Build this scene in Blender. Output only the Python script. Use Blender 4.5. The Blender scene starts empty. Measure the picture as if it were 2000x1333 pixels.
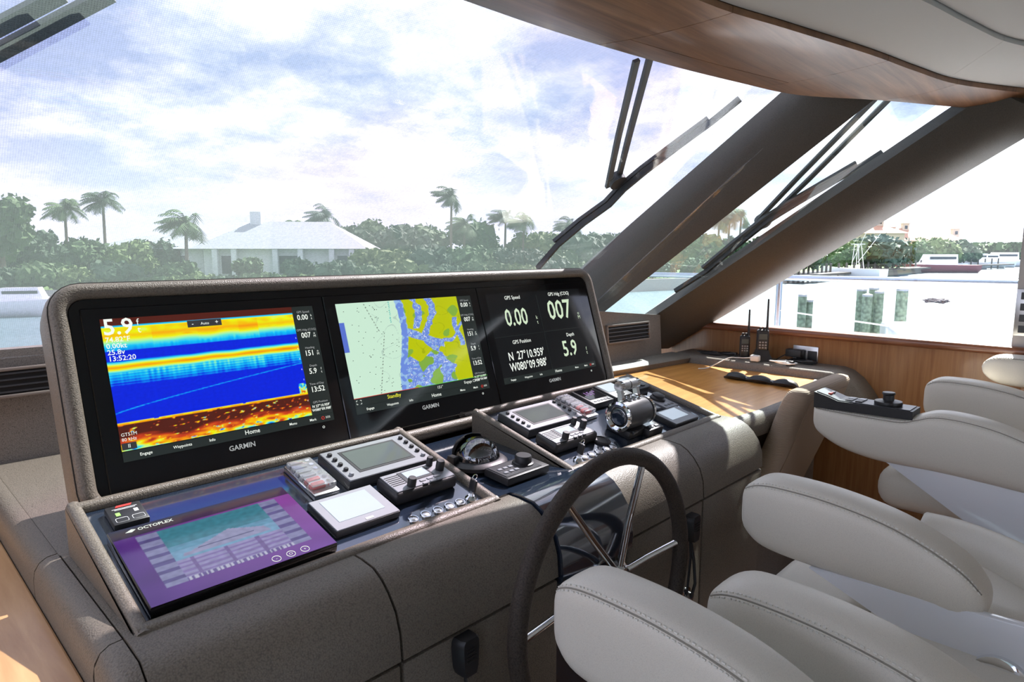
import bpy, bmesh, math, random
from mathutils import Vector, Matrix, noise
random.seed(7)
R = math.radians
scene = bpy.context.scene
COL = scene.collection

# ---------------------------------------------------------------- camera
FPX, CX, CY = 1291.0, 1000.0, 666.5
PITCH = math.atan(177 / FPX)
HEAD = math.atan(1270 / (FPX / math.cos(PITCH)))          # heading measured from +x (starboard)
cam_d = bpy.data.cameras.new('camera'); cam = bpy.data.objects.new('camera', cam_d); COL.objects.link(cam)
cam_d.sensor_width = 36.0; cam_d.lens = 36.0 * FPX / 2000.0; cam_d.clip_start = 0.02; cam_d.clip_end = 4000
hv = Vector((math.cos(HEAD), math.sin(HEAD), 0)); upv = Vector((0, 0, 1)); rv = hv.cross(upv)
fv = hv * math.cos(PITCH) - upv * math.sin(PITCH); uv_ = rv.cross(fv)
cam.matrix_world = Matrix(((rv.x, uv_.x, -fv.x, 0), (rv.y, uv_.y, -fv.y, 0), (rv.z, uv_.z, -fv.z, 0), (0, 0, 0, 1)))
scene.camera = cam
def ray(px, py): return fv + rv * ((px - CX) / FPX) + uv_ * ((CY - py) / FPX)
def at(px, py, ax, v):                     # a point of the place on the plane axis = v
    d = ray(px, py); return d * (v / d[ax])
def onplane(px, py, P, n):
    d = ray(px, py); return d * (P.dot(n) / d.dot(n))
def far(px, dist, z):                      # a spot at horizontal distance along a bearing
    d = ray(px, 490); h = Vector((d.x, d.y, 0)).normalized() * dist; return Vector((h.x, h.y, z))

# ---------------------------------------------------------------- view, world, sun
scene.view_settings.view_transform = 'Standard'; scene.view_settings.look = 'None'
scene.view_settings.exposure = 0.14; scene.view_settings.gamma = 1.0; scene.view_settings.use_curve_mapping = False
SKY = 3.1
def mk_world():
    w = bpy.data.worlds.new('sky'); scene.world = w; w.use_nodes = True
    nt = w.node_tree; nt.nodes.clear(); N = nt.nodes.new; L = nt.links.new
    out = N('ShaderNodeOutputWorld'); bg = N('ShaderNodeBackground'); L(bg.outputs[0], out.inputs[0])
    tc = N('ShaderNodeTexCoord'); sep = N('ShaderNodeSeparateXYZ'); L(tc.outputs['Generated'], sep.inputs[0])
    add = N('ShaderNodeMath'); add.operation = 'MAXIMUM'; L(sep.outputs[2], add.inputs[0]); add.inputs[1].default_value = 0.0
    ad2 = N('ShaderNodeMath'); ad2.operation = 'ADD'; L(add.outputs[0], ad2.inputs[0]); ad2.inputs[1].default_value = 0.22
    dv = N('ShaderNodeVectorMath'); dv.operation = 'DIVIDE'; L(tc.outputs['Generated'], dv.inputs[0])
    cmb = N('ShaderNodeCombineXYZ')
    for i in range(3): L(ad2.outputs[0], cmb.inputs[i])
    L(cmb.outputs[0], dv.inputs[1])
    nz = N('ShaderNodeTexNoise'); nz.inputs['Scale'].default_value = 1.7; nz.inputs['Detail'].default_value = 8; nz.inputs['Roughness'].default_value = .6
    mp = N('ShaderNodeMapping'); mp.inputs['Location'].default_value = (3.2, 1.3, 0.4); L(dv.outputs[0], mp.inputs[0]); L(mp.outputs[0], nz.inputs['Vector'])
    rp = N('ShaderNodeValToRGB'); e = rp.color_ramp.elements
    e[0].position = .40; e[0].color = (.29, .345, .54, 1); e[1].position = .60; e[1].color = (1.0, 1.0, 1.02, 1)
    k = rp.color_ramp.elements.new(.49); k.color = (.53, .545, .70, 1)
    L(nz.outputs[0], rp.inputs[0])
    hz = N('ShaderNodeMapRange'); hz.inputs[1].default_value = 0.0; hz.inputs[2].default_value = .16; hz.inputs[3].default_value = 1; hz.inputs[4].default_value = 0
    L(sep.outputs[2], hz.inputs[0])
    mx = N('ShaderNodeMix'); mx.data_type = 'RGBA'; L(hz.outputs[0], mx.inputs[0]); L(rp.outputs[0], mx.inputs[6]); mx.inputs[7].default_value = (.70, .715, .80, 1)
    L(mx.outputs[2], bg.inputs[0]); bg.inputs[1].default_value = SKY
mk_world()
sd = bpy.data.lights.new('sun', 'SUN'); sun = bpy.data.objects.new('sun', sd); COL.objects.link(sun)
sd.energy = 20.0; sd.angle = R(.6); sd.color = (1, .95, .87)
sun.rotation_euler = Vector((-.905, -.15, -1.0)).to_track_quat('-Z', 'Y').to_euler(); sun.location = (20, 20, 20)

# ---------------------------------------------------------------- materials
MATS = {}
def new_mat(name):
    m = bpy.data.materials.new(name); m.use_nodes = True; MATS[name] = m
    return m, m.node_tree, m.node_tree.nodes['Principled BSDF']
def pm(name, col, rough=.5, metal=0, emit=None, es=1.0, spec=None, coat=0, trans=0):
    m, nt, b = new_mat(name)
    b.inputs['Base Color'].default_value = (*col, 1); b.inputs['Roughness'].default_value = rough; b.inputs['Metallic'].default_value = metal
    if emit: b.inputs['Emission Color'].default_value = (*emit, 1); b.inputs['Emission Strength'].default_value = es
    if spec is not None: b.inputs['Specular IOR Level'].default_value = spec
    if coat: b.inputs['Coat Weight'].default_value = coat; b.inputs['Coat Roughness'].default_value = .05
    if trans: b.inputs['Transmission Weight'].default_value = trans
    return m
def coords(nt, scale=(1, 1, 1)):
    tc = nt.nodes.new('ShaderNodeTexCoord'); mp = nt.nodes.new('ShaderNodeMapping'); mp.inputs['Scale'].default_value = scale
    nt.links.new(tc.outputs['Object'], mp.inputs[0]); return mp.outputs[0]
def leather(name, col, scale, rough, bump, var=.25, dark=.55):
    m, nt, b = new_mat(name); L = nt.links.new; v = coords(nt)
    vo = nt.nodes.new('ShaderNodeTexVoronoi'); vo.inputs['Scale'].default_value = scale; vo.feature = 'SMOOTH_F1'; L(v, vo.inputs['Vector'])
    nz = nt.nodes.new('ShaderNodeTexNoise'); nz.inputs['Scale'].default_value = 6; nz.inputs['Detail'].default_value = 3; L(v, nz.inputs['Vector'])
    rp = nt.nodes.new('ShaderNodeValToRGB'); e = rp.color_ramp.elements
    e[0].position = .25; e[0].color = (*[min(1, c * (1 + var)) for c in col], 1); e[1].position = .75; e[1].color = (*[c * dark for c in col], 1)
    L(vo.outputs['Distance'], rp.inputs[0]); L(rp.outputs[0], b.inputs['Base Color'])
    bp = nt.nodes.new('ShaderNodeBump'); bp.inputs['Strength'].default_value = bump; bp.inputs['Distance'].default_value = .0012; bp.invert = True
    L(vo.outputs['Distance'], bp.inputs['Height']); L(bp.outputs[0], b.inputs['Normal']); b.inputs['Roughness'].default_value = rough
    return m
def wood(name, c1, c2, scale, rough, coat=.3, gain=1.0):
    m, nt, b = new_mat(name); L = nt.links.new; v = coords(nt, scale)
    nz = nt.nodes.new('ShaderNodeTexNoise'); nz.inputs['Scale'].default_value = 1; nz.inputs['Detail'].default_value = 5; nz.inputs['Roughness'].default_value = .6; nz.inputs['Distortion'].default_value = .4
    L(v, nz.inputs['Vector'])
    rp = nt.nodes.new('ShaderNodeValToRGB'); e = rp.color_ramp.elements
    e[0].position = .33; e[0].color = (*c1, 1); e[1].position = .68; e[1].color = (*c2, 1); L(nz.outputs[0], rp.inputs[0]); L(rp.outputs[0], b.inputs['Base Color'])
    b.inputs['Roughness'].default_value = rough; b.inputs['Coat Weight'].default_value = coat; b.inputs['Coat Roughness'].default_value = .12
    return m
M_LEA = leather('taupe_leather', (.155, .131, .103), 360, .48, .7, .18, .68)
M_LEA2 = leather('taupe_fine_leather', (.185, .162, .138), 500, .55, .5)
M_WHEEL = leather('wheel_leather', (.050, .038, .030), 340, .6, .7); M_WHEEL.node_tree.nodes['Principled BSDF'].inputs['Specular IOR Level'].default_value = .3
M_CREAM = leather('cream_leather', (.72, .68, .60), 700, .42, .12, .03, .93)
M_BEIGE, _nt, _b = new_mat('beige_ribbed_fabric')
_b.inputs['Base Color'].default_value = (.36, .275, .205, 1); _b.inputs['Roughness'].default_value = .8
_w = _nt.nodes.new('ShaderNodeTexWave'); _w.bands_direction = 'Z'; _w.inputs['Scale'].default_value = 55; _nt.links.new(coords(_nt), _w.inputs['Vector'])
_bp = _nt.nodes.new('ShaderNodeBump'); _bp.inputs['Strength'].default_value = .5; _bp.inputs['Distance'].default_value = .002
_nt.links.new(_w.outputs['Fac'], _bp.inputs['Height']); _nt.links.new(_bp.outputs[0], _b.inputs['Normal'])
M_BEIGE2 = pm('beige_leather', (.34, .25, .18), .7)
M_TEAK = wood('teak_varnish', (.50, .20, .035), (.66, .31, .08), (3, 30, 30), .34, .2)
M_TEAKL = wood('teak_satin', (.46, .24, .10), (.62, .36, .17), (30, 3, 30), .35, .3)
M_WALLW = wood('teak_wall', (.25, .105, .036), (.37, .175, .065), (9, 60, 2.5), .35, .3)
M_SILL = wood('mahogany_trim', (.17, .062, .03), (.25, .10, .05), (20, 3, 20), .3, .4)
M_VAL = wood('walnut_veneer', (.15, .064, .026), (.33, .158, .070), (2.2, 34, 10), .38, .25)
M_WHITEC = pm('white_headliner', (.62, .62, .60), .7)
M_BLACK = pm('gloss_black', (.016, .026, .046), .10, spec=1.0, coat=1.0); M_BLACK.node_tree.nodes['Principled BSDF'].inputs['IOR'].default_value = 1.7
M_GLASSBLK = pm('black_glass', (.004, .004, .005), .04)
M_PLAST = pm('black_plastic', (.02, .02, .022), .42)
M_PLAST2 = pm('charcoal_plastic', (.05, .052, .056), .35)
M_SEAM = pm('dark_seam', (.02, .018, .016), .8)
M_GREYP = pm('silver_plastic', (.30, .31, .33), .34, .35)
M_LGREY = pm('pale_grey_plastic', (.30, .315, .34), .35)
M_CHROME = pm('chrome', (.86, .87, .88), .07, 1)
M_STEEL = pm('brushed_steel', (.62, .62, .62), .28, 1)
M_WHITE = pm('white_gelcoat', (.80, .82, .87), .12, coat=.4)
M_WHITEP = pm('white_plastic', (.85, .85, .84), .35)
M_STITCH = pm('stitch_thread', (.78, .76, .70), .7)
M_RED = pm('red_plastic', (.55, .05, .04), .4)
M_LCD = pm('grey_lcd', (.10, .115, .11), .12)
M_LCDW = pm('bright_lcd', (.26, .29, .31), .15, emit=(.70, .82, .95), es=.42)
M_TXT = pm('screen_text', (0, 0, 0), .5, emit=(.88, .93, .86), es=.95, spec=0)
M_TXTG = pm('screen_text_green', (0, 0, 0), .5, emit=(.66, .80, .58), es=.9, spec=0)
M_TXTD = pm('screen_text_dim', (0, 0, 0), .5, emit=(.45, .47, .47), es=.8, spec=0)
M_TXTY = pm('screen_text_yellow', (0, 0, 0), .5, emit=(.85, .85, .05), es=.9, spec=0)
M_TXTR = pm('screen_red', (0, 0, 0), .5, emit=(.75, .05, .04), es=.8, spec=0)
M_TXTGR = pm('screen_green', (0, 0, 0), .5, emit=(.15, .7, .1), es=.8, spec=0)
M_TXTP = pm('screen_violet', (0, 0, 0), .5, emit=(.55, .3, .75), es=.7, spec=0)
M_BAR = pm('screen_bar', (.01, .012, .012), .08, emit=(.02, .028, .026), es=.6)
M_PRINT = pm('white_print', (.8, .8, .8), .5)
M_PRINTG = pm('grey_print', (.45, .45, .46), .5)
M_RUB = pm('wiper_rubber', (.025, .026, .028), .6)
M_WIPM = pm('wiper_metal', (.05, .053, .056), .5, .1)
M_CLEAR = pm('clear_cover', (.9, .92, .95), .05, trans=.85)
def vcol_mat(name, es, rough=.08, spec=.5):
    m, nt, b = new_mat(name)
    a = nt.nodes.new('ShaderNodeVertexColor'); a.layer_name = 'Col'
    b.inputs['Base Color'].default_value = (.004, .004, .005, 1); b.inputs['Roughness'].default_value = rough
    nt.links.new(a.outputs[0], b.inputs['Emission Color']); b.inputs['Emission Strength'].default_value = es
    return m
M_SCR = vcol_mat('lit_screen', .9)
def glass_mat(name, tint, fac=.07):
    m = bpy.data.materials.new(name); m.use_nodes = True; nt = m.node_tree; nt.nodes.clear(); N = nt.nodes.new; L = nt.links.new
    o = N('ShaderNodeOutputMaterial'); mx = N('ShaderNodeMixShader'); t = N('ShaderNodeBsdfTransparent'); g = N('ShaderNodeBsdfGlossy')
    t.inputs[0].default_value = (*tint, 1); g.inputs['Roughness'].default_value = 0.0; mx.inputs[0].default_value = fac
    L(t.outputs[0], mx.inputs[1]); L(g.outputs[0], mx.inputs[2]); L(mx.outputs[0], o.inputs[0]); return m
M_GLASS = glass_mat('window_glass', (.97, .985, .985), .05)
def mesh_mat(name, lo, hi, tintA, tintB, veil):
    m = bpy.data.materials.new(name); m.use_nodes = True; nt = m.node_tree; nt.nodes.clear(); N = nt.nodes.new; L = nt.links.new
    o = N('ShaderNodeOutputMaterial'); mx = N('ShaderNodeMixShader'); t = N('ShaderNodeBsdfTransparent'); tr = N('ShaderNodeBsdfTranslucent')
    tr.inputs[0].default_value = (*veil, 1)
    tc = N('ShaderNodeTexCoord')
    def wv(scale, dirn):
        w = N('ShaderNodeTexWave'); w.bands_direction = dirn; w.inputs['Scale'].default_value = scale; w.inputs['Distortion'].default_value = 1.2; w.inputs['Detail'].default_value = 1
        w.inputs['Detail Scale'].default_value = .6; L(tc.outputs['Object'], w.inputs['Vector']); return w.outputs['Fac']
    mul = N('ShaderNodeMath'); mul.operation = 'MULTIPLY'; L(wv(62, 'X'), mul.inputs[0]); L(wv(62, 'Y'), mul.inputs[1])
    nz = N('ShaderNodeTexNoise'); nz.inputs['Scale'].default_value = 120; nz.inputs['Detail'].default_value = 2; L(tc.outputs['Object'], nz.inputs['Vector'])
    ad = N('ShaderNodeMath'); ad.operation = 'ADD'; L(mul.outputs[0], ad.inputs[0]); L(nz.outputs[0], ad.inputs[1])
    mr = N('ShaderNodeMapRange'); mr.inputs[1].default_value = .35; mr.inputs[2].default_value = 1.25; mr.inputs[3].default_value = hi; mr.inputs[4].default_value = lo
    L(ad.outputs[0], mr.inputs[0]); L(mr.outputs[0], mx.inputs[0])
    n2 = N('ShaderNodeTexNoise'); n2.inputs['Scale'].default_value = 1.3; n2.inputs['Detail'].default_value = 1; L(tc.outputs['Object'], n2.inputs['Vector'])
    rp = N('ShaderNodeValToRGB'); e = rp.color_ramp.elements; e[0].position = .4; e[0].color = (*tintA, 1); e[1].position = .6; e[1].color = (*tintB, 1)
    L(n2.outputs[0], rp.inputs[0]); L(rp.outputs[0], t.inputs[0])
    L(t.outputs[0], mx.inputs[1]); L(tr.outputs[0], mx.inputs[2]); L(mx.outputs[0], o.inputs[0]); return m
M_MESH = mesh_mat('sunshade_mesh', .42, .64, (.97, .84, 1.0), (.91, .93, 1.0), (.060, .074, .072))
M_MESH2 = mesh_mat('sunshade_mesh_thin', .34, .50, (.88, .97, 1.0), (.85, .96, 1.0), (.06, .07, .07))

# ---------------------------------------------------------------- mesh helpers
def frame(loc, rx=0, ry=0, rz=0):
    return Matrix.Translation(loc) @ Matrix.Rotation(rz, 4, 'Z') @ Matrix.Rotation(ry, 4, 'Y') @ Matrix.Rotation(rx, 4, 'X')
class B:
    def __init__(s): s.bm = bmesh.new()
    def _merge(s, t, mtx=None):
        me = bpy.data.meshes.new('tmp'); t.to_mesh(me); t.free()
        if mtx: me.transform(mtx)
        s.bm.from_mesh(me); bpy.data.meshes.remove(me); return s
    def box(s, c, d, r=0, seg=2, mtx=None):
        t = bmesh.new(); bmesh.ops.create_cube(t, size=1)
        for v in t.verts: v.co = Vector((v.co.x * d[0] + c[0], v.co.y * d[1] + c[1], v.co.z * d[2] + c[2]))
        if r: bmesh.ops.bevel(t, geom=t.edges[:], offset=min(r, min(d) * .49), segments=seg, profile=.5, affect='EDGES')
        return s._merge(t, mtx)
    def loft(s, secs, closed=True, caps=True, mtx=None):
        t = bmesh.new(); rings = [[t.verts.new(p) for p in sec] for sec in secs]; n = len(secs[0])
        for a, b in zip(rings, rings[1:]):
            for i in range(n if closed else n - 1): t.faces.new((a[i], a[(i + 1) % n], b[(i + 1) % n], b[i]))
        if caps and closed:
            t.faces.new(list(reversed(rings[0]))); t.faces.new(rings[-1])
        bmesh.ops.recalc_face_normals(t, faces=t.faces[:]); return s._merge(t, mtx)
    def tube(s, path, r, n=10, mtx=None, caps=True):
        P = [Vector(p) for p in path]; secs = []; u = None
        for i, p in enumerate(P):
            d = (P[min(i + 1, len(P) - 1)] - P[max(i - 1, 0)]).normalized()
            if u is None: u = d.orthogonal().normalized()
            else: u = (u - d * u.dot(d)).normalized()
            w = d.cross(u); rr = r[i] if isinstance(r, (list, tuple)) else r
            secs.append([p + (u * math.cos(2 * math.pi * k / n) + w * math.sin(2 * math.pi * k / n)) * rr for k in range(n)])
        return s.loft(secs, True, caps, mtx)
    def lathe(s, prof, n=24, mtx=None, caps=True):
        return s.loft([[(r * math.cos(2 * math.pi * k / n), r * math.sin(2 * math.pi * k / n), z) for k in range(n)] for r, z in prof], True, caps, mtx)
    def prism(s, pts, z0, z1, mtx=None, bev=0):
        t = bmesh.new(); a = [t.verts.new((p[0], p[1], z0)) for p in pts]; b = [t.verts.new((p[0], p[1], z1)) for p in pts]; n = len(pts)
        for i in range(n): t.faces.new((a[i], a[(i + 1) % n], b[(i + 1) % n], b[i]))
        t.faces.new(list(reversed(a))); t.faces.new(b); bmesh.ops.recalc_face_normals(t, faces=t.faces[:])
        if bev: bmesh.ops.bevel(t, geom=t.edges[:], offset=bev, segments=2, profile=.5, affect='EDGES')
        return s._merge(t, mtx)
    def poly(s, pts, mtx=None):
        t = bmesh.new(); t.faces.new([t.verts.new(p) for p in pts]); return s._merge(t, mtx)
    def sphere(s, c, r, sub=2, sc=(1, 1, 1), mtx=None):
        t = bmesh.new(); bmesh.ops.create_icosphere(t, subdivisions=sub, radius=r)
        for v in t.verts: v.co = Vector((v.co.x * sc[0] + c[0], v.co.y * sc[1] + c[1], v.co.z * sc[2] + c[2]))
        return s._merge(t, mtx)
    def text(s, txt, x, y, size, z=0, align='CENTER', bold=0, wx=1.0, mtx=None):
        cu = bpy.data.curves.new('t', 'FONT'); cu.body = txt; cu.size = size; cu.align_x = align; cu.align_y = 'CENTER'; cu.offset = bold; cu.resolution_u = 2
        ob = bpy.data.objects.new('t', cu); COL.objects.link(ob); dg = bpy.context.evaluated_depsgraph_get(); dg.update()
        me = bpy.data.meshes.new_from_object(ob.evaluated_get(dg)); me.transform(Matrix.Translation((x, y, z)) @ Matrix.Diagonal((wx, 1, 1, 1)))
        if mtx: me.transform(mtx)
        s.bm.from_mesh(me); bpy.data.meshes.remove(me); bpy.data.objects.remove(ob); bpy.data.curves.remove(cu); return s
    def obj(s, name, mat, parent=None, smooth=40, mtx=None):
        me = bpy.data.meshes.new(name); s.bm.to_mesh(me); s.bm.free()
        if mtx: me.transform(mtx)
        me.materials.append(mat)
        if smooth:
            me.shade_smooth(); me.set_sharp_from_angle(angle=R(smooth))
        o = bpy.data.objects.new(name, me); COL.objects.link(o)
        if parent: o.parent = parent
        return o
def tag(o, label, cat, group=None, kind=None):
    if label: o['label'] = label
    if cat: o['category'] = cat
    if group: o['group'] = group
    if kind: o['kind'] = kind
    return o
def thing(name, label, cat, loc=(0, 0, 0), rot=(0, 0, 0), group=None):
    o = bpy.data.objects.new(name, None); COL.objects.link(o); o.location = loc; o.rotation_euler = rot; o.empty_display_size = .05
    return tag(o, label, cat, group)
def struct(o): o['kind'] = 'structure'; return o
def copy_tree(o, parent=None):
    c = o.copy(); COL.objects.link(c); c.parent = parent
    for ch in list(o.children): copy_tree(ch, c)
    return c
def rrect(w, h, r, n=5, cx=0, cy=0):
    pts = []
    for (sx, sy, a0) in ((1, 1, 0), (-1, 1, 90), (-1, -1, 180), (1, -1, 270)):
        for k in range(n + 1):
            a = R(a0 + 90 * k / n); pts.append((cx + sx * (w / 2 - r) + r * math.cos(a), cy + sy * (h / 2 - r) + r * math.sin(a)))
    return pts
def catmull(P, n=6):
    P = [Vector(p) for p in P]; out = []
    for i in range(len(P) - 1):
        a, b, c, d = P[max(i - 1, 0)], P[i], P[i + 1], P[min(i + 2, len(P) - 1)]
        for k in range(n):
            t = k / n; out.append(.5 * ((2 * b) + (c - a) * t + (2 * a - 5 * b + 4 * c - d) * t * t + (3 * b - a - 3 * c + d) * t ** 3))
    return out + [P[-1]]
def colgrid(name, x0, x1, y0, y1, z, nx, ny, fn, mat, parent):
    vs = [(x0 + (x1 - x0) * i / nx, y0 + (y1 - y0) * j / ny, z) for j in range(ny + 1) for i in range(nx + 1)]
    fs = [(j * (nx + 1) + i, j * (nx + 1) + i + 1, (j + 1) * (nx + 1) + i + 1, (j + 1) * (nx + 1) + i) for j in range(ny) for i in range(nx)]
    me = bpy.data.meshes.new(name); me.from_pydata(vs, [], fs); ca = me.color_attributes.new('Col', 'FLOAT_COLOR', 'POINT'); buf = []
    for j in range(ny + 1):
        for i in range(nx + 1): buf.extend((*fn(i / nx, 1 - j / ny), 1.0))
    ca.data.foreach_set('color', buf); me.materials.append(mat)
    o = bpy.data.objects.new(name, me); COL.objects.link(o); o.parent = parent; return o
FLOOR = -1.65

# ================================================================ STRUCTURE
b = B(); b.box((2.0, -.6, FLOOR - .03), (4.6, 6.4, .06)); fl = struct(b.obj('floor', wood('floor_teak', (.10, .045, .02), (.16, .07, .03), (30, 4, 30), .4), smooth=0))
# starboard wall: teak veneer below the window, aft jamb, part above
WX = 3.72
wall = struct(B().box((WX + .03, .35, (FLOOR - .47) / 2), (.06, 5.2, -.47 - FLOOR)).obj('wall_right', M_WALLW, smooth=0))
b = B(); b.box((WX + .03, -1.0, .10), (.07, 2.9, 1.16)); w2 = b.obj('window_jamb', pm('jamb_grey', (.50, .47, .45), .4), wall, smooth=0)
sill = B().box((WX + .02, 1.2, -.452), (.13, 3.4, .042), .016, 3).obj('trim_1', M_SILL, smooth=40); struct(sill)
# port wall with its own window opening (out of frame)
b = B(); b.box((-1.25, .2, -1.05), (.06, 5.0, 1.2)); b.box((-1.25, -1.6, .10), (.06, 1.4, 1.2)); b.box((-1.25, 2.3, -.2), (.06, .5, .6)); struct(b.obj('wall_left', M_WALLW, smooth=0))
b = B(); b.box((-.35, -2.9, -.42), (1.9, .06, 2.45)); b.box((3.0, -2.9, -.42), (1.6, .06, 2.45)); b.box((1.4, -2.9, .55), (1.6, .06, .5)); struct(b.obj('wall_back', M_WALLW, smooth=0))
# front wall under the windscreen: leather panel
base = [(-1.25, 2.36, 2.42), (.3, 2.36, 2.42), (1.3, 2.34, 2.40), (2.2, 2.24, 2.27), (2.8, 2.10, 2.12), (3.4, 2.06, 2.09)]
zb = [-.29, -.29, -.295, -.31, -.318, -.378]
lo = [(x, y0, -.80) for x, y0, y1 in base]; hi = [(x, y1, z) for (x, y0, y1), z in zip(base, zb)]
lo2 = [(x, y0 + .05, -.80) for x, y0, y1 in base]; hi2 = [(x, y1 + .05, z) for (x, y0, y1), z in zip(base, zb)]
fw = struct(B().loft([[lo[i], hi[i], hi2[i], lo2[i]] for i in range(len(base))]).obj('wall_front', M_LEA2, smooth=30))
b = B(); b.loft([[(-1.25, 2.45, -.8), (-1.25, 2.52, -.8), (-1.25, 2.52, FLOOR), (-1.25, 2.45, FLOOR)], [(3.72, 2.45, -.8), (3.72, 2.52, -.8), (3.72, 2.52, FLOOR), (3.72, 2.45, FLOOR)]]); b.obj('lower_panel', M_LEA2, fw, smooth=0)

# --- valance (wood) and ceiling
edge = [(-1.4, 1.27), (-.4, 1.295), (.4, 1.30), (1.18, 1.297), (1.53, 1.287), (2.0, 1.242), (2.4, 1.178), (2.76, 1.097), (3.09, .893), (3.52, .664), (3.77, .499), (4.1, .25)]
inner = [(-1.4, .90), (-.4, .93), (.4, .94), (1.1, .938)] + [tuple(at(px, py, 2, .652)[:2]) for px, py in ((1370, 0), (1540, 55), (1700, 105), (1790, 138), (1870, 163), (2000, 180), (2120, 190))] + [(4.1, .1)]
ed = catmull([(x, y, .62) for x, y in edge], 6); inn = catmull([(x, y, .655) for x, y in inner], 6)
def valp(i, v, dz=0):
    p = ed[i].lerp(inn[i], v); p.z += .03 * math.sin(math.pi * v) * -.3 + dz; return p
val = struct(B().loft([[ed[i] + Vector((0, 0, .0)), ed[i] + Vector((0, .06, .10)), inn[i] + Vector((0, 0, .10)), inn[i] + Vector((0, 0, .012))] for i in range(len(ed))]).obj('ceiling', M_SEAM, smooth=30))
def vpanel(i0, i1, v0, v1, g0=.0, g1=.0):
    nv = 5; secs = []
    for i in range(i0, i1 + 1):
        secs.append([valp(i, v0 + (v1 - v0) * k / nv, -.006) for k in range(nv + 1)] + [valp(i, v1, .02), valp(i, v0, .02)])
    if g0: secs[0] = [p.lerp(q, g0) for p, q in zip(secs[0], secs[1])]
    if g1: secs[-1] = [p.lerp(q, g1) for p, q in zip(secs[-1], secs[-2])]
    B().loft(secs).obj('veneer_panel', M_VAL, val, smooth=30)
I1, I2, I3 = 26, 38, 48
for (i0, i1, v0, v1) in ((0, I1, .0, 1.0), (I1, I2, .0, .25), (I1, I2, .256, 1.0), (I2, I3, .0, 1.0), (I3, 66, .0, 1.0)):
    vpanel(i0, i1, v0, v1, .018, .018)
# white headliner panels, aft of the wood
v2_ = at(1978, 85, 2, .70) - at(1870, 163, 2, .652)
def offs(i, d, z): p = inn[i] + v2_ * (d / .36); p.z = z; return p
def hpanel(i0, i1, d0, d1, z0, z1, g=.01):
    secs = [[offs(i, d0, z0), offs(i, d1, z1), offs(i, d1, z1 + .03), offs(i, d0, z0 + .03)] for i in range(i0, i1 + 1)]
    secs[0] = [p.lerp(q, g) for p, q in zip(secs[0], secs[1])]; secs[-1] = [p.lerp(q, g) for p, q in zip(secs[-1], secs[-2])]
    B().loft(secs).obj('headliner_panel', M_WHITEC, val, smooth=20)
hpanel(0, 47, .004, .36, .668, .70); hpanel(47, 66, .004, .36, .668, .70)
hpanel(0, 66, .366, 3.6, .715, .74)
B().prism([(p.x, p.y + .095) for p in ed] + [(4.1, -3.0), (-1.4, -3.0)], .745, .80).obj('roof_slab', M_WHITE, val, smooth=0)  # roof; its unseen front lip is extended to shade the left pod's front
B().box((1.27, -1.55, .975), (6.96, 5.1, .05), .02).obj('sun_blocker', M_WHITE, val, smooth=0)  # added slab, out of view, that keeps direct sun off the helm chairs

# --- pillars
def pillar(name, secs, mat):
    return struct(B().loft(secs).obj(name, mat, smooth=50))
M_PIL = leather('pillar_leather', (.080, .068, .056), 420, .55, .3, .15, .8)
def psec(L_, R_, depth, nrm, bul):
    L_, R_ = Vector(L_), Vector(R_); m = (L_ + R_) / 2
    return [L_ + nrm * -depth, L_, L_.lerp(R_, .25) + nrm * bul * .75, m + nrm * bul, L_.lerp(R_, .75) + nrm * bul * .75, R_, R_ + nrm * -depth]
n_in = Vector((-.45, -.55, -.72)).normalized()
PA0, PA1 = at(1132, 545, 0, 3.0), at(1592, 150, 0, 3.0)
PB0, PB1 = onplane(1152, 632, Vector((3.08, 2.2, -.2)), Vector((1, .15, 0))), onplane(1745, 165, Vector((3.08, 1.0, .62)), Vector((1, .15, 0)))
pillar('trim_2', [psec(PA0.lerp(PA1, t), PB0.lerp(PB1, t), .07, n_in, .015) for t in (-.08, .25, .5, .75, 1.0)], M_PIL)
QA0, QA1 = at(1262, 628, 0, 3.40), at(1925, 186, 0, 3.50)
QB0, QB1 = at(1335, 664, 0, 3.70), at(2060, 235, 0, 3.70)
pillar('trim_3', [psec(QA0.lerp(QA1, t), QB0.lerp(QB1, t), .07, Vector((-.62, -.35, -.70)).normalized(), .05) for t in (-.06, .2, .4, .6, .8, 1.02)], M_PIL)

# --- windows
def wquad(name, pts, th, mat, parent=None):
    n = (Vector(pts[1]) - Vector(pts[0])).cross(Vector(pts[-1]) - Vector(pts[0])).normalized() * th
    return B().loft([[Vector(p) for p in pts], [Vector(p) + n for p in pts]]).obj(name, mat, parent, smooth=0)
def wy(z): return 2.03 - 1.252 * z
win1 = thing('window_1', None, None, (0, 2.4, -.3)); win1['kind'] = 'structure'
win1.location = (0, 0, 0)
wquad('pane', [(-1.3, wy(-.31), -.31), (3.04, wy(-.31), -.31), (3.04, wy(.75), .75), (-1.3, wy(.75), .75)], .008, M_GLASS, win1)
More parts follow.
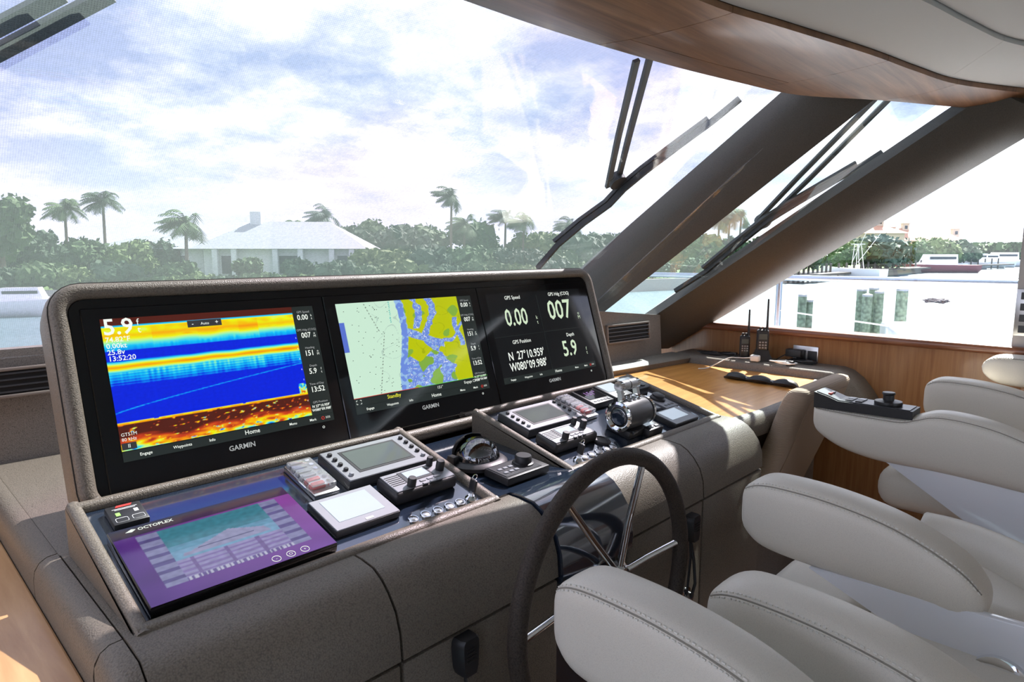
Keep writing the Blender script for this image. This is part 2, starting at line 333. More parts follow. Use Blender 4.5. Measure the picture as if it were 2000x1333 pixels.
# sunshade mesh lies just outside the windscreen; its own axes follow the pane
ms = bpy.data.objects.new('mesh_screen', None)
def screen(pts, mat, parent, off):
    P = [Vector(p) for p in pts]; ex = (P[1] - P[0]).normalized(); nn = ex.cross(P[-1] - P[0]).normalized()
    if nn.z < 0: nn = -nn
    ey = nn.cross(ex); mw = Matrix(((ex.x, ey.x, nn.x, P[0].x), (ex.y, ey.y, nn.y, P[0].y), (ex.z, ey.z, nn.z, P[0].z), (0, 0, 0, 1)))
    inv = mw.inverted(); o = B().poly([inv @ (p + nn * off) for p in P]).obj('mesh_screen', mat, parent, smooth=0); o.matrix_local = mw; return o
screen([(-1.3, wy(-.45), -.45), (3.12, wy(-.45), -.45), (3.30, wy(.98), .98), (-1.3, wy(.98), .98)], M_MESH, win1, .13)
win2 = thing('window_2', None, None); win2['kind'] = 'structure'
W2 = [(3.0, 2.33, -.34), (3.44, 2.14, -.42), (3.56, .62, .68), (3.04, 1.05, .72)]
wquad('pane', W2, .008, M_GLASS, win2); W2c = sum((Vector(p) for p in W2), Vector()) / 4; screen([W2c + (Vector(p) - W2c) * 1.16 for p in W2], M_MESH2, win2, .13)
win3 = thing('window_3', None, None); win3['kind'] = 'structure'
wquad('pane', [(WX + .05, 2.0, -.45), (WX + .05, .40, -.45), (WX + .05, .40, .72), (WX + .05, 1.0, .72)], .006, M_GLASS, win3)

# ================================================================ CONSOLE
con = thing('helm_console', 'taupe leather helm console with rolled front edge and black centre column', 'console')
prof = [(1.56, -.62), (1.20, -.62), (1.137, -.618), (1.10, -.6175), (1.056, -.622), (1.03, -.635), (1.007, -.655), (.984, -.686), (.971, -.725), (.967, -.775), (.9665, -.779)]
def conslab(x0, x1, name='front_roll'):
    p = [(y, z) for y, z in prof]; back = [(1.50, -.779), (1.56, -.70)]
    B().loft([[(x, y, z) for y, z in p + back] for x in (x0, x0 + .003, x1 - .003, x1)]).obj(name, M_LEA, con, smooth=50)
g = .003
for x0, x1 in ((.27, .692), (.692, 1.155), (1.45, 1.863), (1.863, 2.30)):
    conslab(x0 + g, x1 - g)
    B().box(((x0 + x1) / 2, 1.05, (-.787 + FLOOR) / 2), (x1 - x0 - 2 * g, .165, -.787 - FLOOR), .006, 2).obj('lower_panel', M_LEA, con, smooth=40)
B().box((1.28, 1.30, -1.2), (2.0, .36, .80)).obj('core', M_SEAM, con, smooth=0)
# top ledge running forward to the front wall and outboard rolls
B().box((.78, 1.97, -.66), (1.02, .82, .08), .004).obj('top_ledge', M_LEA, con, smooth=40)
B().box((1.9, 1.86, -.66), (1.2, .58, .08), .004).obj('top_ledge', M_LEA, con, smooth=40)
def roll(y0, y1, nm='edge_roll'):
    sec = [(.270, -.62), (.252, -.6215), (.238, -.630), (.229, -.645), (.226, -.665), (.226, -.72), (.27, -.72)]
    B().loft([[(x, y, z) for x, z in sec] for y in (y0, y1)]).obj(nm, M_LEA, con, smooth=60)
roll(1.575, 2.36); roll(1.14, 1.571)
B().loft([[(x, y, z) for x, y, z in s_] for s_ in (
    [(.27, 1.137, -.62), (.252, 1.137, -.6215), (.238, 1.137, -.63), (.228, 1.137, -.65), (.225, 1.137, -.72), (.27, 1.137, -.72)],
    [(.27, 1.06, -.624), (.252, 1.06, -.627), (.238, 1.06, -.636), (.228, 1.06, -.655), (.225, 1.06, -.74), (.27, 1.06, -.74)],
    [(.27, 1.0, -.664), (.252, 1.0, -.667), (.238, 1.0, -.675), (.228, 1.0, -.69), (.225, 1.0, -.80), (.27, 1.0, -.80)],
    [(.27, .97, -.74), (.252, .97, -.742), (.238, .972, -.75), (.228, .976, -.76), (.225, .98, -.9), (.27, .97, -.9)])]).obj('edge_roll', M_LEA, con, smooth=60)
B().box((.25, 1.06, -1.2), (.045, .15, .85), .01).obj('side_post', M_LEA, con)
# centre panel between the pods, gloss cover and recess
B().loft([[(x, y, z) for y, z in ((1.55, -.585), (1.20, -.6145), (1.135, -.613), (1.135, -.64), (1.55, -.64))] for x in (1.112, 1.42)]).obj('centre_panel', M_BLACK, con, smooth=0)
cov = [(1.135, -.612), (1.10, -.610), (1.052, -.614), (1.022, -.628), (.998, -.650), (.974, -.683), (.960, -.723), (.955, -.765), (.957, -.80)]
B().loft([[(x, y, z) for y, z in cov + [(1.10, -.80), (1.135, -.66)]] for x in (1.157, 1.45)]).obj('gloss_cover', M_BLACK, con, smooth=50)
B().box((1.302, 1.06, -1.24), (.288, .10, .86)).obj('recess_panel', M_BLACK, con, smooth=0)
B().tube([(1.20, 1.62, -.62), (1.20, 1.62, -.53)], .009, 12).obj('chrome_post', M_CHROME, con)

# ---- left teak side table
tb = thing('side_table', 'satin teak side table with sunlight patches left of the console', 'table')
B().box((-.45, 1.68, -.715), (1.35, 1.36, .03), .004).obj('table_top', M_TEAKL, tb, smooth=0)
sec = [(1.0, -.70), (.965, -.702), (.945, -.712), (.935, -.735), (.935, -.80), (1.0, -.80)]
B().loft([[(x, y, z) for y, z in sec] for x in (-1.12, .222)]).obj('front_roll', M_LEA, tb, smooth=60)
B().box((-.45, 1.30, -1.23), (1.3, .5, .85)).obj('cabinet', M_WALLW, tb, smooth=0)

# ---- display housing
DP = Vector((0, 1.595, -.4845)); DT = R(17.5); DR = math.pi / 2 - DT
dup_ = Vector((0, math.sin(DT), math.cos(DT))); dn = Vector((0, -math.cos(DT), math.sin(DT)))
def disp_pt(px, py):
    P = onplane(px, py, DP, dn); return P.x, (P - DP).dot(dup_)
HX = 1.268
hous = thing('display_housing', 'taupe leather hood wrapping the three wide displays', 'housing', (HX, DP.y, DP.z), (DR, 0, 0))
# local: x across, y up the face, z toward the viewer.  glass spans y -.037..+.392
def ring(w, h, r, cy, z): return [(x, y, z) for x, y in rrect(w, h, r, 6, 0, cy)]
GW, GH, GC = 1.832, .452, .168
secs = [ring(GW, GH, .035, GC, -.005), ring(GW, GH, .035, GC, .006), ring(GW + .012, GH + .012, .04, GC, .016), ring(GW + .035, GH + .035, .05, GC, .020), ring(GW + .060, GH + .060, .06, GC, .016),
        ring(GW + .074, GH + .074, .068, GC, .002), ring(GW + .078, GH + .078, .07, GC, -.03), ring(GW + .070, GH + .075, .07, GC - .01, -.10), ring(GW + .03, GH + .02, .07, GC - .03, -.19), ring(GW - .1, GH - .12, .07, GC - .05, -.215)]
B().loft(secs, True, True).obj('hood', M_LEA, hous, smooth=60)
pth = ring(GW + .072, GH + .072, .068, GC, .0045); B().tube(pth + [pth[0]], .0016, 6).obj('seam', M_SEAM, hous)
B().prism(rrect(GW - .004, GH - .004, .033, 6, 0, GC), -.004, .004).obj('face_panel', M_GLASSBLK, hous, smooth=0)

# ---- three displays
def jet(v):
    st = [(0, (.0, .0, .42)), (.12, (.0, .02, .80)), (.3, (.0, .55, .95)), (.42, (.2, .9, .55)), (.55, (.85, .9, .0)), (.7, (.95, .35, .0)), (.84, (.62, .05, .01)), (1.0, (.085, .012, .006))]
    for (a, ca), (b_, cb) in zip(st, st[1:]):
        if v <= b_:
            t = (v - a) / (b_ - a); return tuple(x + (y - x) * t for x, y in zip(ca, cb))
    return st[-1][1]
def nz(x, y, s=0): return noise.noise(Vector((x, y, s)))
def bumpf(v, c, w): return max(0.0, 1 - abs(v - c) / w)
def sonar(u, v):
    w = .012 * nz(u * 9, 0, 3) ; streak = .5 + .5 * nz(u * 70, v * 5, 1)
    blk = nz(math.floor(u * 9) * 3.1, 7, 2)
    val = .10 + .02 * nz(u * 60, v * 60, 5)
    if v < .055: return (.085, .012, .006)
    if v < .075: return jet(.30 if v < .065 else .56)
    val = max(val, .66 * bumpf(v + w, .135 , .10) ** .5 * (1 + .25 * blk)) if v < .24 else val
    if .075 < v < .16: val = max(val, .58 + .13 * nz(u * 14, v * 20, 4) + .08 * blk)
    if .16 < v < .25: val = max(val, .42 - (v - .16) * 3.0 + .12 * streak + .1 * blk)
    c = .375 + w * .5
    val = max(val, .72 * bumpf(v, c, .05) ** .6 * (1 + .18 * nz(u * 6, 2, 9)))
    if .40 < v < .53: val = max(val, (.36 + .18 * blk) * (1 - (v - .40) / .13) ** .5 * (.55 + .75 * streak) + .05 * math.sin(v * 300))
    val = max(val, .32 * bumpf(v, .72 - .20 * u ** .8, .008) * (.5 + .7 * streak))
    bt = .80 + .006 * nz(u * 20, 1, 1)
    if v > bt - .008:
        d = v - bt
        if d < .008: return jet(.58 if d < 0 else .7)
        n = nz(u * 26, v * 60, 2) + .5 * nz(u * 60, v * 120, 3)
        k = max(0, (v - .90 - .05 * nz(u * 5, 3, 3)) / .1)
        val = 1.0 - max(0, n - .34) * 1.4 - k * (.45 + .5 * nz(u * 18, v * 40, 8))
    if u > .95 and .70 < v < .80: val = max(val, .3 + .5 * nz(u * 80, v * 60, 3) + .4 * bumpf(v, .78, .05))
    return jet(max(0, min(1, val)))
LAND, SHAL, DEEP, SEA, MARSH = (.50, .56, .0), (.15, .26, .72), (.30, .50, .80), (.60, .83, .66), (.22, .42, .05)
def chart(u, v):
    cx = .455 + .03 * math.sin(v * 5) + .006 * nz(v * 30, 1, 1) - .05 * v
    if u < cx - .01:
        c = SEA
        if u < .035 and .2 < v < .52: c = (.10, .17, .62)
        if abs(u - (.40 - .05 * v)) < .004 and v < .25 and int(v * 90) % 2: c = (.0, .45, .42)
        if abs(u - (.20 + .25 * v)) < .003 and v < .33 and int(v * 60) % 2: c = (.12, .14, .12)
        if abs(u - (.32 - .18 * (v - .35))) < .003 and v > .35 and int(v * 60) % 2: c = (.15, .17, .15)
        if abs(nz(u * 7, v * 5, 4)) < .012 and u > .25: c = (.45, .62, .52)
        return c
    if u < cx + .045 + .02 * nz(v * 9, 4, 4): return DEEP if nz(u * 30, v * 22, 6) > .15 else SHAL
    # inlet and lagoon
    inl = abs(v - (.34 + (u - .45) * .62)) < .045 + .02 * nz(u * 12, v * 12, 7) and u < .80
    lag = abs(u - (.70 + .05 * math.sin(v * 9 + .5) + .04 * nz(v * 8, 2, 2) + max(0, v - .5) * .2)) < .028 + .02 * nz(u * 20, v * 20, 1)
    up = abs(u - (.60 + .03 * math.sin(v * 11))) < .03 + .03 * nz(v * 14, 9, 1) and v < .34
    low = v > .66 + .10 * nz(u * 8, 1, 2) and u < .80 + .16 * (v - .66)
    rv_ = abs(v - (.60 - (u - .74) * .9 + .04 * math.sin(u * 30))) < .022 and u > .72
    r2 = abs(u - (.95 + .02 * math.sin(v * 14))) < .022 and .25 < v < .6
    if low and nz(u * 11, v * 9, 5) > .08: return MARSH
    if inl or lag or up or low or rv_ or r2:
        q = nz(u * 34, v * 34, 8)
        if abs(q) < .03: return (.75, .80, .85)
        return DEEP if q > .25 else SHAL
    if abs(nz(u * 5, v * 5, 11)) < .008: return (.36, .42, .0)
    if nz(u * 9, v * 9, 12) > .42: return MARSH
    return LAND
M_DARKSCR = pm('screen_dark', (.004, .004, .005), .06, emit=(.006, .007, .008), es=.7)
GAR_Y, AW, AH, ACY = .0, .522, .325, .182      # active area centre above the maker's mark
class Letters:                          # each string or mark becomes a part of its own
    def __init__(s, name, mat, parent): s.a = (name, mat, parent)
    def text(s, *k, **q): B().text(*k, **q).obj(*s.a, smooth=0)
    def tube(s, *k, **q): B().tube(*k, **q).obj(*s.a)
    def box(s, *k, **q): B().box(*k, **q).obj(*s.a, smooth=0)
def display(cx, label, kind):
    d = thing('chart_display', label, 'display', tuple(Vector((cx, DP.y, DP.z)) + dn * .0045), (DR, 0, 0), 'multifunction displays in the hood')
    B().box((0, .163, .001), (.592, .416, .005), .002, 1).obj('glass_front', M_GLASSBLK, d, smooth=0)
    z = .0042
    B().box((0, ACY, .0031), (AW, AH, .001)).obj('screen', M_DARKSCR, d, smooth=0)
    T = {k: Letters(nm, mt, d) for k, nm, mt in (('w', 'lettering', M_TXT), ('d', 'small_lettering', M_TXTD), ('y', 'yellow_lettering', M_TXTY), ('r', 'red_mark', M_TXTR), ('g', 'large_figures', M_TXTG), ('gr', 'green_line', M_TXTGR))}
    x0, x1, y0, y1 = -AW / 2, AW / 2, ACY - AH / 2, ACY + AH / 2
    xc = x1 - AW * .06; mx_ = x0 + AW * .88
    def menu(yb):
        B().box((0, yb, .0037), (AW, .022, .0006)).obj('menu_bar', M_BAR, d, smooth=0)
        for u, t in ((.09, 'Engage'), (.24, 'Waypoints'), (.37, 'Info'), (.77, 'Menu'), (.88, 'Mark')): T['w'].text(t, x0 + AW * u, yb, .0095, z, bold=.0001)
        T['w'].text('Home', x0 + AW * .56, yb + .001, .0155, z, bold=.0001); T['w'].text('SOS', x1 - .018, yb, .008, z)
        T['r'].tube([(x1 - .033 + .004 * math.cos(a * .785), yb + .004 * math.sin(a * .785), z) for a in range(9)], .0008, 4)
    def column():
        B().box((xc, ACY + .010, .0037), (AW * .12, AH - .02, .0006)).obj('data_column', M_BAR, d, smooth=0)
        rows = (('GPS Speed', '0.00', 'kt'), ('GPS Hdg (COG)', '007', 'oM'), ('Heading', '151', 'oM'), ('Depth', '5.9', 'ft'), ('Time of Day', '13:52', ''))
        for i, (a, v_, un) in enumerate(rows):
            yy = y1 - .016 - i * .0505
            T['d'].text(a, xc, yy, .0085, z); T['w'].text(v_, xc - (.004 if un else 0), yy - .0155, .021, z, bold=.0003, wx=.9)
            for k, ch in enumerate(un): T['w'].text(ch, xc + .019 + len(v_) * .0008, yy - .011 - k * .0085, .0095, z)
        yy = y1 - .016 - 5 * .0505
        T['d'].text('GPS Position', xc, yy, .0085, z); T['w'].text("N 27°10.959'", xc, yy - .011, .0098, z, bold=.0002); T['w'].text("W080°09.988'", xc, yy - .021, .0098, z, bold=.0002)
    if kind == 1:
        colgrid('sonar_picture', x0, mx_, y0 + .024, y1, .0040, 260, 170, sonar, M_SCR, d); menu(y0 + .011); column()
        T['w'].text('5.9', x0 + .003, y1 - .021, .052, z, 'LEFT', .0008); T['w'].text('f', x0 + .073, y1 - .012, .022, z, 'LEFT'); T['w'].text('t', x0 + .073, y1 - .030, .022, z, 'LEFT')
        for i, t in enumerate(('74.82°F', '0.00kt', '25.8v', '13:52:20')): T['w'].text(t, x0 + .004, y1 - .049 - i * .0145, .0165, z, 'LEFT', .0002)
        T['w'].text('GT51M', x0 + .003, y0 + .060, .0105, z, 'LEFT'); T['w'].text('80 kHz', x0 + .003, y0 + .049, .0105, z, 'LEFT')
        B().box((x0 + .016, y0 + .034, z), (.030, .015, .0008)).obj('touch_button', M_PLAST2, d, smooth=0); B().box((x0 + .225, y1 - .026, z), (.082, .017, .0008), .0003, 1).obj('touch_button', M_PLAST2, d, smooth=0)
        T['w'].text('II', x0 + .016, y0 + .034, .012, z + .001); T['w'].text('-', x0 + .196, y1 - .026, .016, z + .001); T['w'].text('Auto', x0 + .225, y1 - .027, .010, z + .001); T['w'].text('+', x0 + .254, y1 - .026, .016, z + .001)
        for k in range(1, 10): T['w'].text(str(k), mx_ - .004, y1 - k * .029, .006, z)
    elif kind == 2:
        colgrid('chart_picture', x0, mx_, y0 + .046, y1, .0040, 230, 190, chart, M_SCR, d); menu(y0 + .011); column()
        B().box((0, y0 + .034, .0037), (AW, .022, .0006)).obj('pilot_bar', M_BAR, d, smooth=0)
        T['y'].text('Standby', x0 + AW * .26, y0 + .034, .0155, z, bold=.0001); T['w'].text('151°', x0 + AW * .60, y0 + .034, .013, z); T['w'].text('Engage Circle', x0 + AW * .86, y0 + .034, .0125, z)
        T['r'].box((x0 + AW * .22, y0 + .0455, z), (AW * .44, .0015, .0005)); T['gr'].box((x0 + AW * .72, y0 + .0455, z), (AW * .56, .0015, .0005))
        for sx, sy in ((-1, -1), (1, -1), (-1, 1), (1, 1)):
            T['w'].box((x0 + .014 + sx * .006, y0 + .034 + sy * .0055, z), (.004, .001, .0004)); T['w'].box((x0 + .014 + sx * .008, y0 + .034 + sy * .004, z), (.001, .004, .0004))
        rr = random.Random(3); sd_ = B()
        for k in range(70):
            u, v_ = rr.uniform(.04, .42), rr.uniform(.03, .97); sd_.box((x0 + u * AW * .88, y1 - v_ * (AH - .046), z), (.003, .0016, .0003))
        sd_.obj('sounding_marks', M_PLAST2, d, smooth=0)['kind'] = 'stuff'
    else:
        menu(y0 + .011)
        B().box((0, ACY, .0038), (.0016, AH - .03, .0004)).obj('divider', M_BAR, d, smooth=0); B().box((0, ACY + .004, .0038), (AW, .0016, .0004)).obj('divider', M_BAR, d, smooth=0)
        for t, u, yy in (('GPS Speed', .25, .148), ('GPS Hdg (COG)', .75, .150), ('GPS Position', .25, -.016), ('Depth', .78, -.016)): T['w'].text(t, x0 + AW * u, ACY + yy - .004, .0195, z, bold=.0001, wx=.95)
        T['g'].text('0.00', x0 + AW * .25, ACY + .068, .088, z, bold=.0012, wx=.78); T['g'].text('007', x0 + AW * .72, ACY + .080, .105, z, bold=.0014, wx=.88); T['g'].text('5.9', x0 + AW * .74, ACY - .075, .085, z, bold=.0012, wx=.85)
        T['w'].text("N  27°10.959'", x0 + AW * .27, ACY - .070, .042, z, bold=.0005, wx=.80); T['w'].text("W080°09.988'", x0 + AW * .27, ACY - .109, .042, z, bold=.0005, wx=.80)
        for t, u, yy in (('k', .455, .062), ('t', .455, .044), ('o', .93, .062), ('M', .93, .045), ('f', .93, -.085), ('t', .93, -.100)): T['g'].text(t, x0 + AW * u, ACY + yy, .020, z)
    T['d'].text('GARMIN', 0, 0, .0175, z, bold=.0003)
    T['w'].tube([(.225 + .003 * math.cos(a * .785), .006 + .003 * math.sin(a * .785), z) for a in range(9)], .0006, 4)
display(.671, 'left display showing red and blue sonar echoes', 1)
display(1.2655, 'middle display showing green and yellow nautical chart', 2)
display(1.860, 'right display showing large speed and heading figures', 3)

# ---- instrument pods
POD = Vector((0, 1.53, -.517)); PS = R(14.14); pe = Vector((0, -math.cos(PS), -math.sin(PS))); pn = Vector((0, -math.sin(PS), math.cos(PS)))
def podpt(s_, t_, h=0): return Vector((s_, POD.y, POD.z)) + pe * t_ + pn * h
def pod(x0, x1, label):
    p = thing('instrument_pod', label, 'console')
    L_ = .405
    def bar(name, a, c, w=.026, hgt=.020):     # padded rim rail with a rounded top
        a, c = Vector(a), Vector(c); d = (c - a).normalized(); sd2 = d.cross(pn).normalized()
        prof2 = [(-w / 2, -.014), (-w / 2, -.004), (-w * .36, .004), (0, .007), (w * .36, .004), (w / 2, -.004), (w / 2, -.014)]
        B().loft([[q + sd2 * u + pn * v for u, v in prof2] for q in (a, c)]).obj(name, M_LEA, p, smooth=70)
    bar('rim', podpt(x0, .0), podpt(x1, .0)); bar('rim', podpt(x0, L_), podpt(x1, L_), .030)
    bar('rim', podpt(x0 + .008, -.013), podpt(x0 + .008, L_ + .012)); bar('rim', podpt(x1 - .008, -.013), podpt(x1 - .008, L_ + .012))
    for x, sx in ((x0, 1), (x1, -1)):
        a, c = podpt(x, -.013, -.006), podpt(x, L_ + .014, -.006)
        B().loft([[(xx, a.y, a.z), (xx, c.y, c.z), (xx, c.y, -.619), (xx, a.y, -.619)] for xx in (x - sx * .006, x + sx * .012)]).obj('side_panel', M_LEA, p, smooth=40)
    a, c = podpt(0, .006, -.010), podpt(0, L_ - .006, -.010)
    B().loft([[(xx, a.y, a.z), (xx, c.y, c.z), (xx, c.y, c.z - .012), (xx, a.y, a.z - .012)] for xx in (x0 + .014, x1 - .014)]).obj('gloss_panel', M_BLACK, p, smooth=0)
    return p
pod(.291, 1.112, 'left instrument pod with gloss black panel in a leather rim'); pod(1.405, 2.275, 'right instrument pod with throttles and gloss black panel')
PH = -.010
def inst(name, label, cat, s_, t_, group=None, rz=0):
    return thing(name, label, cat, tuple(podpt(s_, t_, PH + .0005)), (PS, 0, 0), group)
# battery switch panel
t = inst('battery_switch_panel', 'small black battery switch panel above the touchscreen corner', 'switch panel', .374, .072)
B().box((0, 0, .008), (.066, .070, .016), .004, 2).obj('body', M_PLAST, t)
B().prism([(-.016, .0235), (.013, .0235), (.017, .0305), (-.012, .0305)], .0158, .0167).obj('red_mark', M_RED, t, smooth=0)
b = B(); b.box((0, .0185, .0163), (.046, .0012, .0006)); b.box((0, .0148, .0163), (.038, .0012, .0006))
for sx in (-1, 1): b.tube([(sx * .015 + q[0], -.022 + q[1], .0165) for q in rrect(.022, .014, .003, 2)] + [(sx * .015 + .011, -.022 + .004, .0165)], .0006, 4)
b.box((.017, .002, .0165), (.008, .011, .0008)); b.obj('print', M_PRINT, t, smooth=0)
B().box((-.017, -.001, .0165), (.008, .011, .0008)).obj('green_light', pm('green_led', (.2, .5, .1), .4, emit=(.45, .8, .2), es=.6), t, smooth=0)
# touchscreen picture, with a purple windscreen reflection painted into its glowing colours
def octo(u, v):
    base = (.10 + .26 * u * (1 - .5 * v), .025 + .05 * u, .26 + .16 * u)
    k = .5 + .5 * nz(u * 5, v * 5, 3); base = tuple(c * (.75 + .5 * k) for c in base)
    if v < .14: base = tuple(c * .22 for c in base)  # dark reflection painted across the top strip of the screen
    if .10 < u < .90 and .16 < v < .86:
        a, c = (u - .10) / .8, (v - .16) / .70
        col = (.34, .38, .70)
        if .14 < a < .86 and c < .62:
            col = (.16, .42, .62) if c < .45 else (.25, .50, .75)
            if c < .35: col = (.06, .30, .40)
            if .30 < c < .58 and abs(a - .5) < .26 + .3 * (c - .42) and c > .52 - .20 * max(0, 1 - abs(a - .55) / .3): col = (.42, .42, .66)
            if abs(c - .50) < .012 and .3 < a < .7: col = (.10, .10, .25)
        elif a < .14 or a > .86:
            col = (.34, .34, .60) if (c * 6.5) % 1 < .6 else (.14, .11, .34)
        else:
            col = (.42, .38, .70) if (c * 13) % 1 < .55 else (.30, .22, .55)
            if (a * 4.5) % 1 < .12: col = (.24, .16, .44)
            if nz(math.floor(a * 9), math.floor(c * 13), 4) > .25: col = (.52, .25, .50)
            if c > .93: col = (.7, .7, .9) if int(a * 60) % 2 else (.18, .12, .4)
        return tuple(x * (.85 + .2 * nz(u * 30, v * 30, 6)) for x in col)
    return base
t = inst('touch_screen', 'large touchscreen showing a yacht diagram under a painted purple reflection', 'touchscreen', .498, .256)
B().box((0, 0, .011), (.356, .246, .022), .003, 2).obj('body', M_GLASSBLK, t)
colgrid('screen', -.176, .176, -.121, .121, .0225, 150, 100, octo, vcol_mat('purple_sheen_screen', .62), t)
b = B(); b.text('OCTOPLEX', -.128, .107, .0125, .0232, 'LEFT', .0003); b.prism([(-.150, .105), (-.138, .112), (-.131, .109), (-.139, .103)], .0228, .0234)
for i, ch in enumerate(('-', 'O', '+')):
    cx_ = .052 + i * .030; b.tube([(cx_ + .0085 * math.cos(a * .393), -.108 + .0085 * math.sin(a * .393), .0232) for a in range(17)], .0006, 4); b.text(ch, cx_, -.108, .010, .0232)
b.obj('lettering', M_TXT, t, smooth=0)
# clear covered switch strips
def clear_panel(s_, t_, label, w=.066, h=.152):
    t = inst('switch_strip', label, 'switch panel', s_, t_, 'clear-covered switch strips')
    B().box((0, 0, .007), (w, h, .014), .003).obj('base_plate', M_STEEL, t)
    for k in range(6): B().box((-w * .12, h * .40 - k * h * .135, .0175), (w * .48, h * .085, .007), .003, 2).obj('paddle', M_RED if k >= 4 else M_LGREY, t)
    for k in range(6): B().lathe([(.0, .003), (.0055, .003), (.0065, .0), (.0065, -.002)], 12, Matrix.Translation((w * .30, h * .40 - k * h * .135, .016))).obj('lamp_lens', M_CHROME, t)
    B().box((0, h * .02, .021), (w * .98, h * .86, .016), .004, 2).obj('clear_cover', M_CLEAR, t)
    B().tube([(-w * .52, -h * .30, .012), (-w * .60, -h * .30, .020), (-w * .60, -h * .02, .020), (-w * .52, -h * .02, .012)], .0016, 6).obj('wire_clip', M_CHROME, t)
clear_panel(.760, .118, 'chrome switch strip under a clear cover beside the touchscreen'); clear_panel(1.775, .115, 'chrome switch strip under a clear cover beside the small heading display', .062, .160)
# engine displays
def engine_display(s_, t_, label, w=.258, h=.152):
    t = inst('engine_display', label, 'engine display', s_, t_, 'silver engine displays with button rows')
    B().box((0, 0, .011), (w, h, .024), .004).obj('body', M_PLAST2, t)
    b = B(); b.box((0, 0, .0245), (w * .985, h * .975, .004), .002, 1); b.obj('face_plate', M_GREYP, t)
    B().box((0, h * .02, .0262), (w * .66, h * .70, .0025)).obj('screen_frame', M_PLAST, t, smooth=0)
    B().box((0, h * .02, .0275), (w * .60, h * .60, .0012)).obj('screen', M_LCD, t, smooth=0)
    for sx in (-1, 1):
        for k in range(5):
            B().lathe([(.0062, 0), (.0062, .005), (.0048, .0068), (.0, .007)], 12, Matrix.Translation((sx * w * .425, h * .34 - k * h * .17, .0262))).obj('push_button', M_PLAST if k < 4 else M_LGREY, t)
    return t
engine_display(.947, .118, 'silver engine display in the left pod, dark screen'); engine_display(1.583, .124, 'silver engine display in the right pod, dark screen', .268, .140)
# VHF radios
def vhf(s_, t_, label, w=.190, h=.090):
    t = inst('marine_radio', label, 'radio', s_, t_, 'VHF radios')
    B().box((0, 0, .017), (w, h, .034), .010, 3).obj('body', M_PLAST, t)
    B().box((0, .002, .0345), (w * .93, h * .86, .003), .0013, 1).obj('face_plate', M_GREYP, t)
    B().box((-.002, h * .12, .0365), (w * .44, h * .50, .0015)).obj('screen_frame', M_PLAST2, t, smooth=0)
    B().box((.0, h * .14, .0376), (w * .34, h * .36, .0012)).obj('screen', M_LCDW, t, smooth=0)
    for k in range(6): B().box((-w * .345, h * .30 - k * h * .085, .0362), (w * .20, .0022, .001)).obj('speaker_slot', M_SEAM, t, smooth=0)
    for k in range(6): B().box((-w * .02 + (k % 3) * .022, -h * .24 - (k // 3) * .013, .0368), (.017, .008, .003), .001, 1).obj('key', M_LGREY, t)
    for (x, y, r_, hh) in ((w * .36, h * .02, .011, .026), (w * .30, h * .34, .0085, .024), (-w * .22, -h * .30, .011, .022)):
        B().lathe([(r_, 0), (r_, hh * .8), (r_ * .85, hh), (0, hh)], 16, Matrix.Translation((x, y, .036))).obj('knob', M_PLAST, t)
vhf(.970, .262, 'black VHF radio with knobs in the left pod'); vhf(1.545, .268, 'black VHF radio with knobs in the right pod', .205, .088)
# tablet panel
t = inst('monitor_panel', 'pale grey monitor panel with blank white screen', 'monitor', .779, .278)
B().box((0, 0, .008), (.167, .128, .018), .004).obj('body', M_PLAST2, t); B().box((0, 0, .0172), (.163, .124, .003), .0013, 1).obj('face_plate', M_LGREY, t)
B().box((-.002, .006, .019), (.118, .086, .0012)).obj('screen', M_LCDW, t, smooth=0); B().box((.005, -.054, .0192), (.020, .007, .001)).obj('logo_plate', M_WHITEP, t, smooth=0)
# push buttons
def buttons(xs, t_, which):
    o_ = ('leftmost', 'second', 'third', 'fourth', 'rightmost')
    for i, s_ in enumerate(xs):
        t = inst('push_button', '%s chrome push button in the row on the %s pod' % (o_[i], which), 'button', s_, t_, 'chrome push buttons')
        B().lathe([(.0135, 0), (.0135, .003), (.0125, .0045), (.0105, .0045)], 24, None, False).obj('bezel', M_CHROME, t)
        B().lathe([(.0105, .002), (.0105, .0035), (.008, .005), (0, .0054)], 24).obj('cap', M_STEEL, t)
buttons((.882, .918, .955, .991, 1.025), .366, 'left'); buttons((1.523, 1.558, 1.593, 1.633, 1.666), .362, 'right')
def key(s_, t_, label):
    t = inst('key_switch', label, 'key switch', s_, t_, 'ignition keys')
    B().lathe([(.015, 0), (.015, .004), (.011, .008), (.008, .012), (0, .012)], 20).obj('collar', M_CHROME, t)
    B().box((0, 0, .018), (.003, .010, .02)).obj('blade', M_STEEL, t, smooth=0)
    B().box((0, 0, .040), (.008, .022, .034), .003, 2).obj('key_head', M_PLAST, t)
    B().tube([(0.001 + .008 * math.cos(a * .524), .0, .062 + .008 * math.sin(a * .524)) for a in range(13)], .0012, 5).obj('key_ring', M_CHROME, t)
key(1.060, .366, 'black key in ignition switch at the left pod corner'); key(1.487, .367, 'black key in ignition switch behind the steering wheel rim')
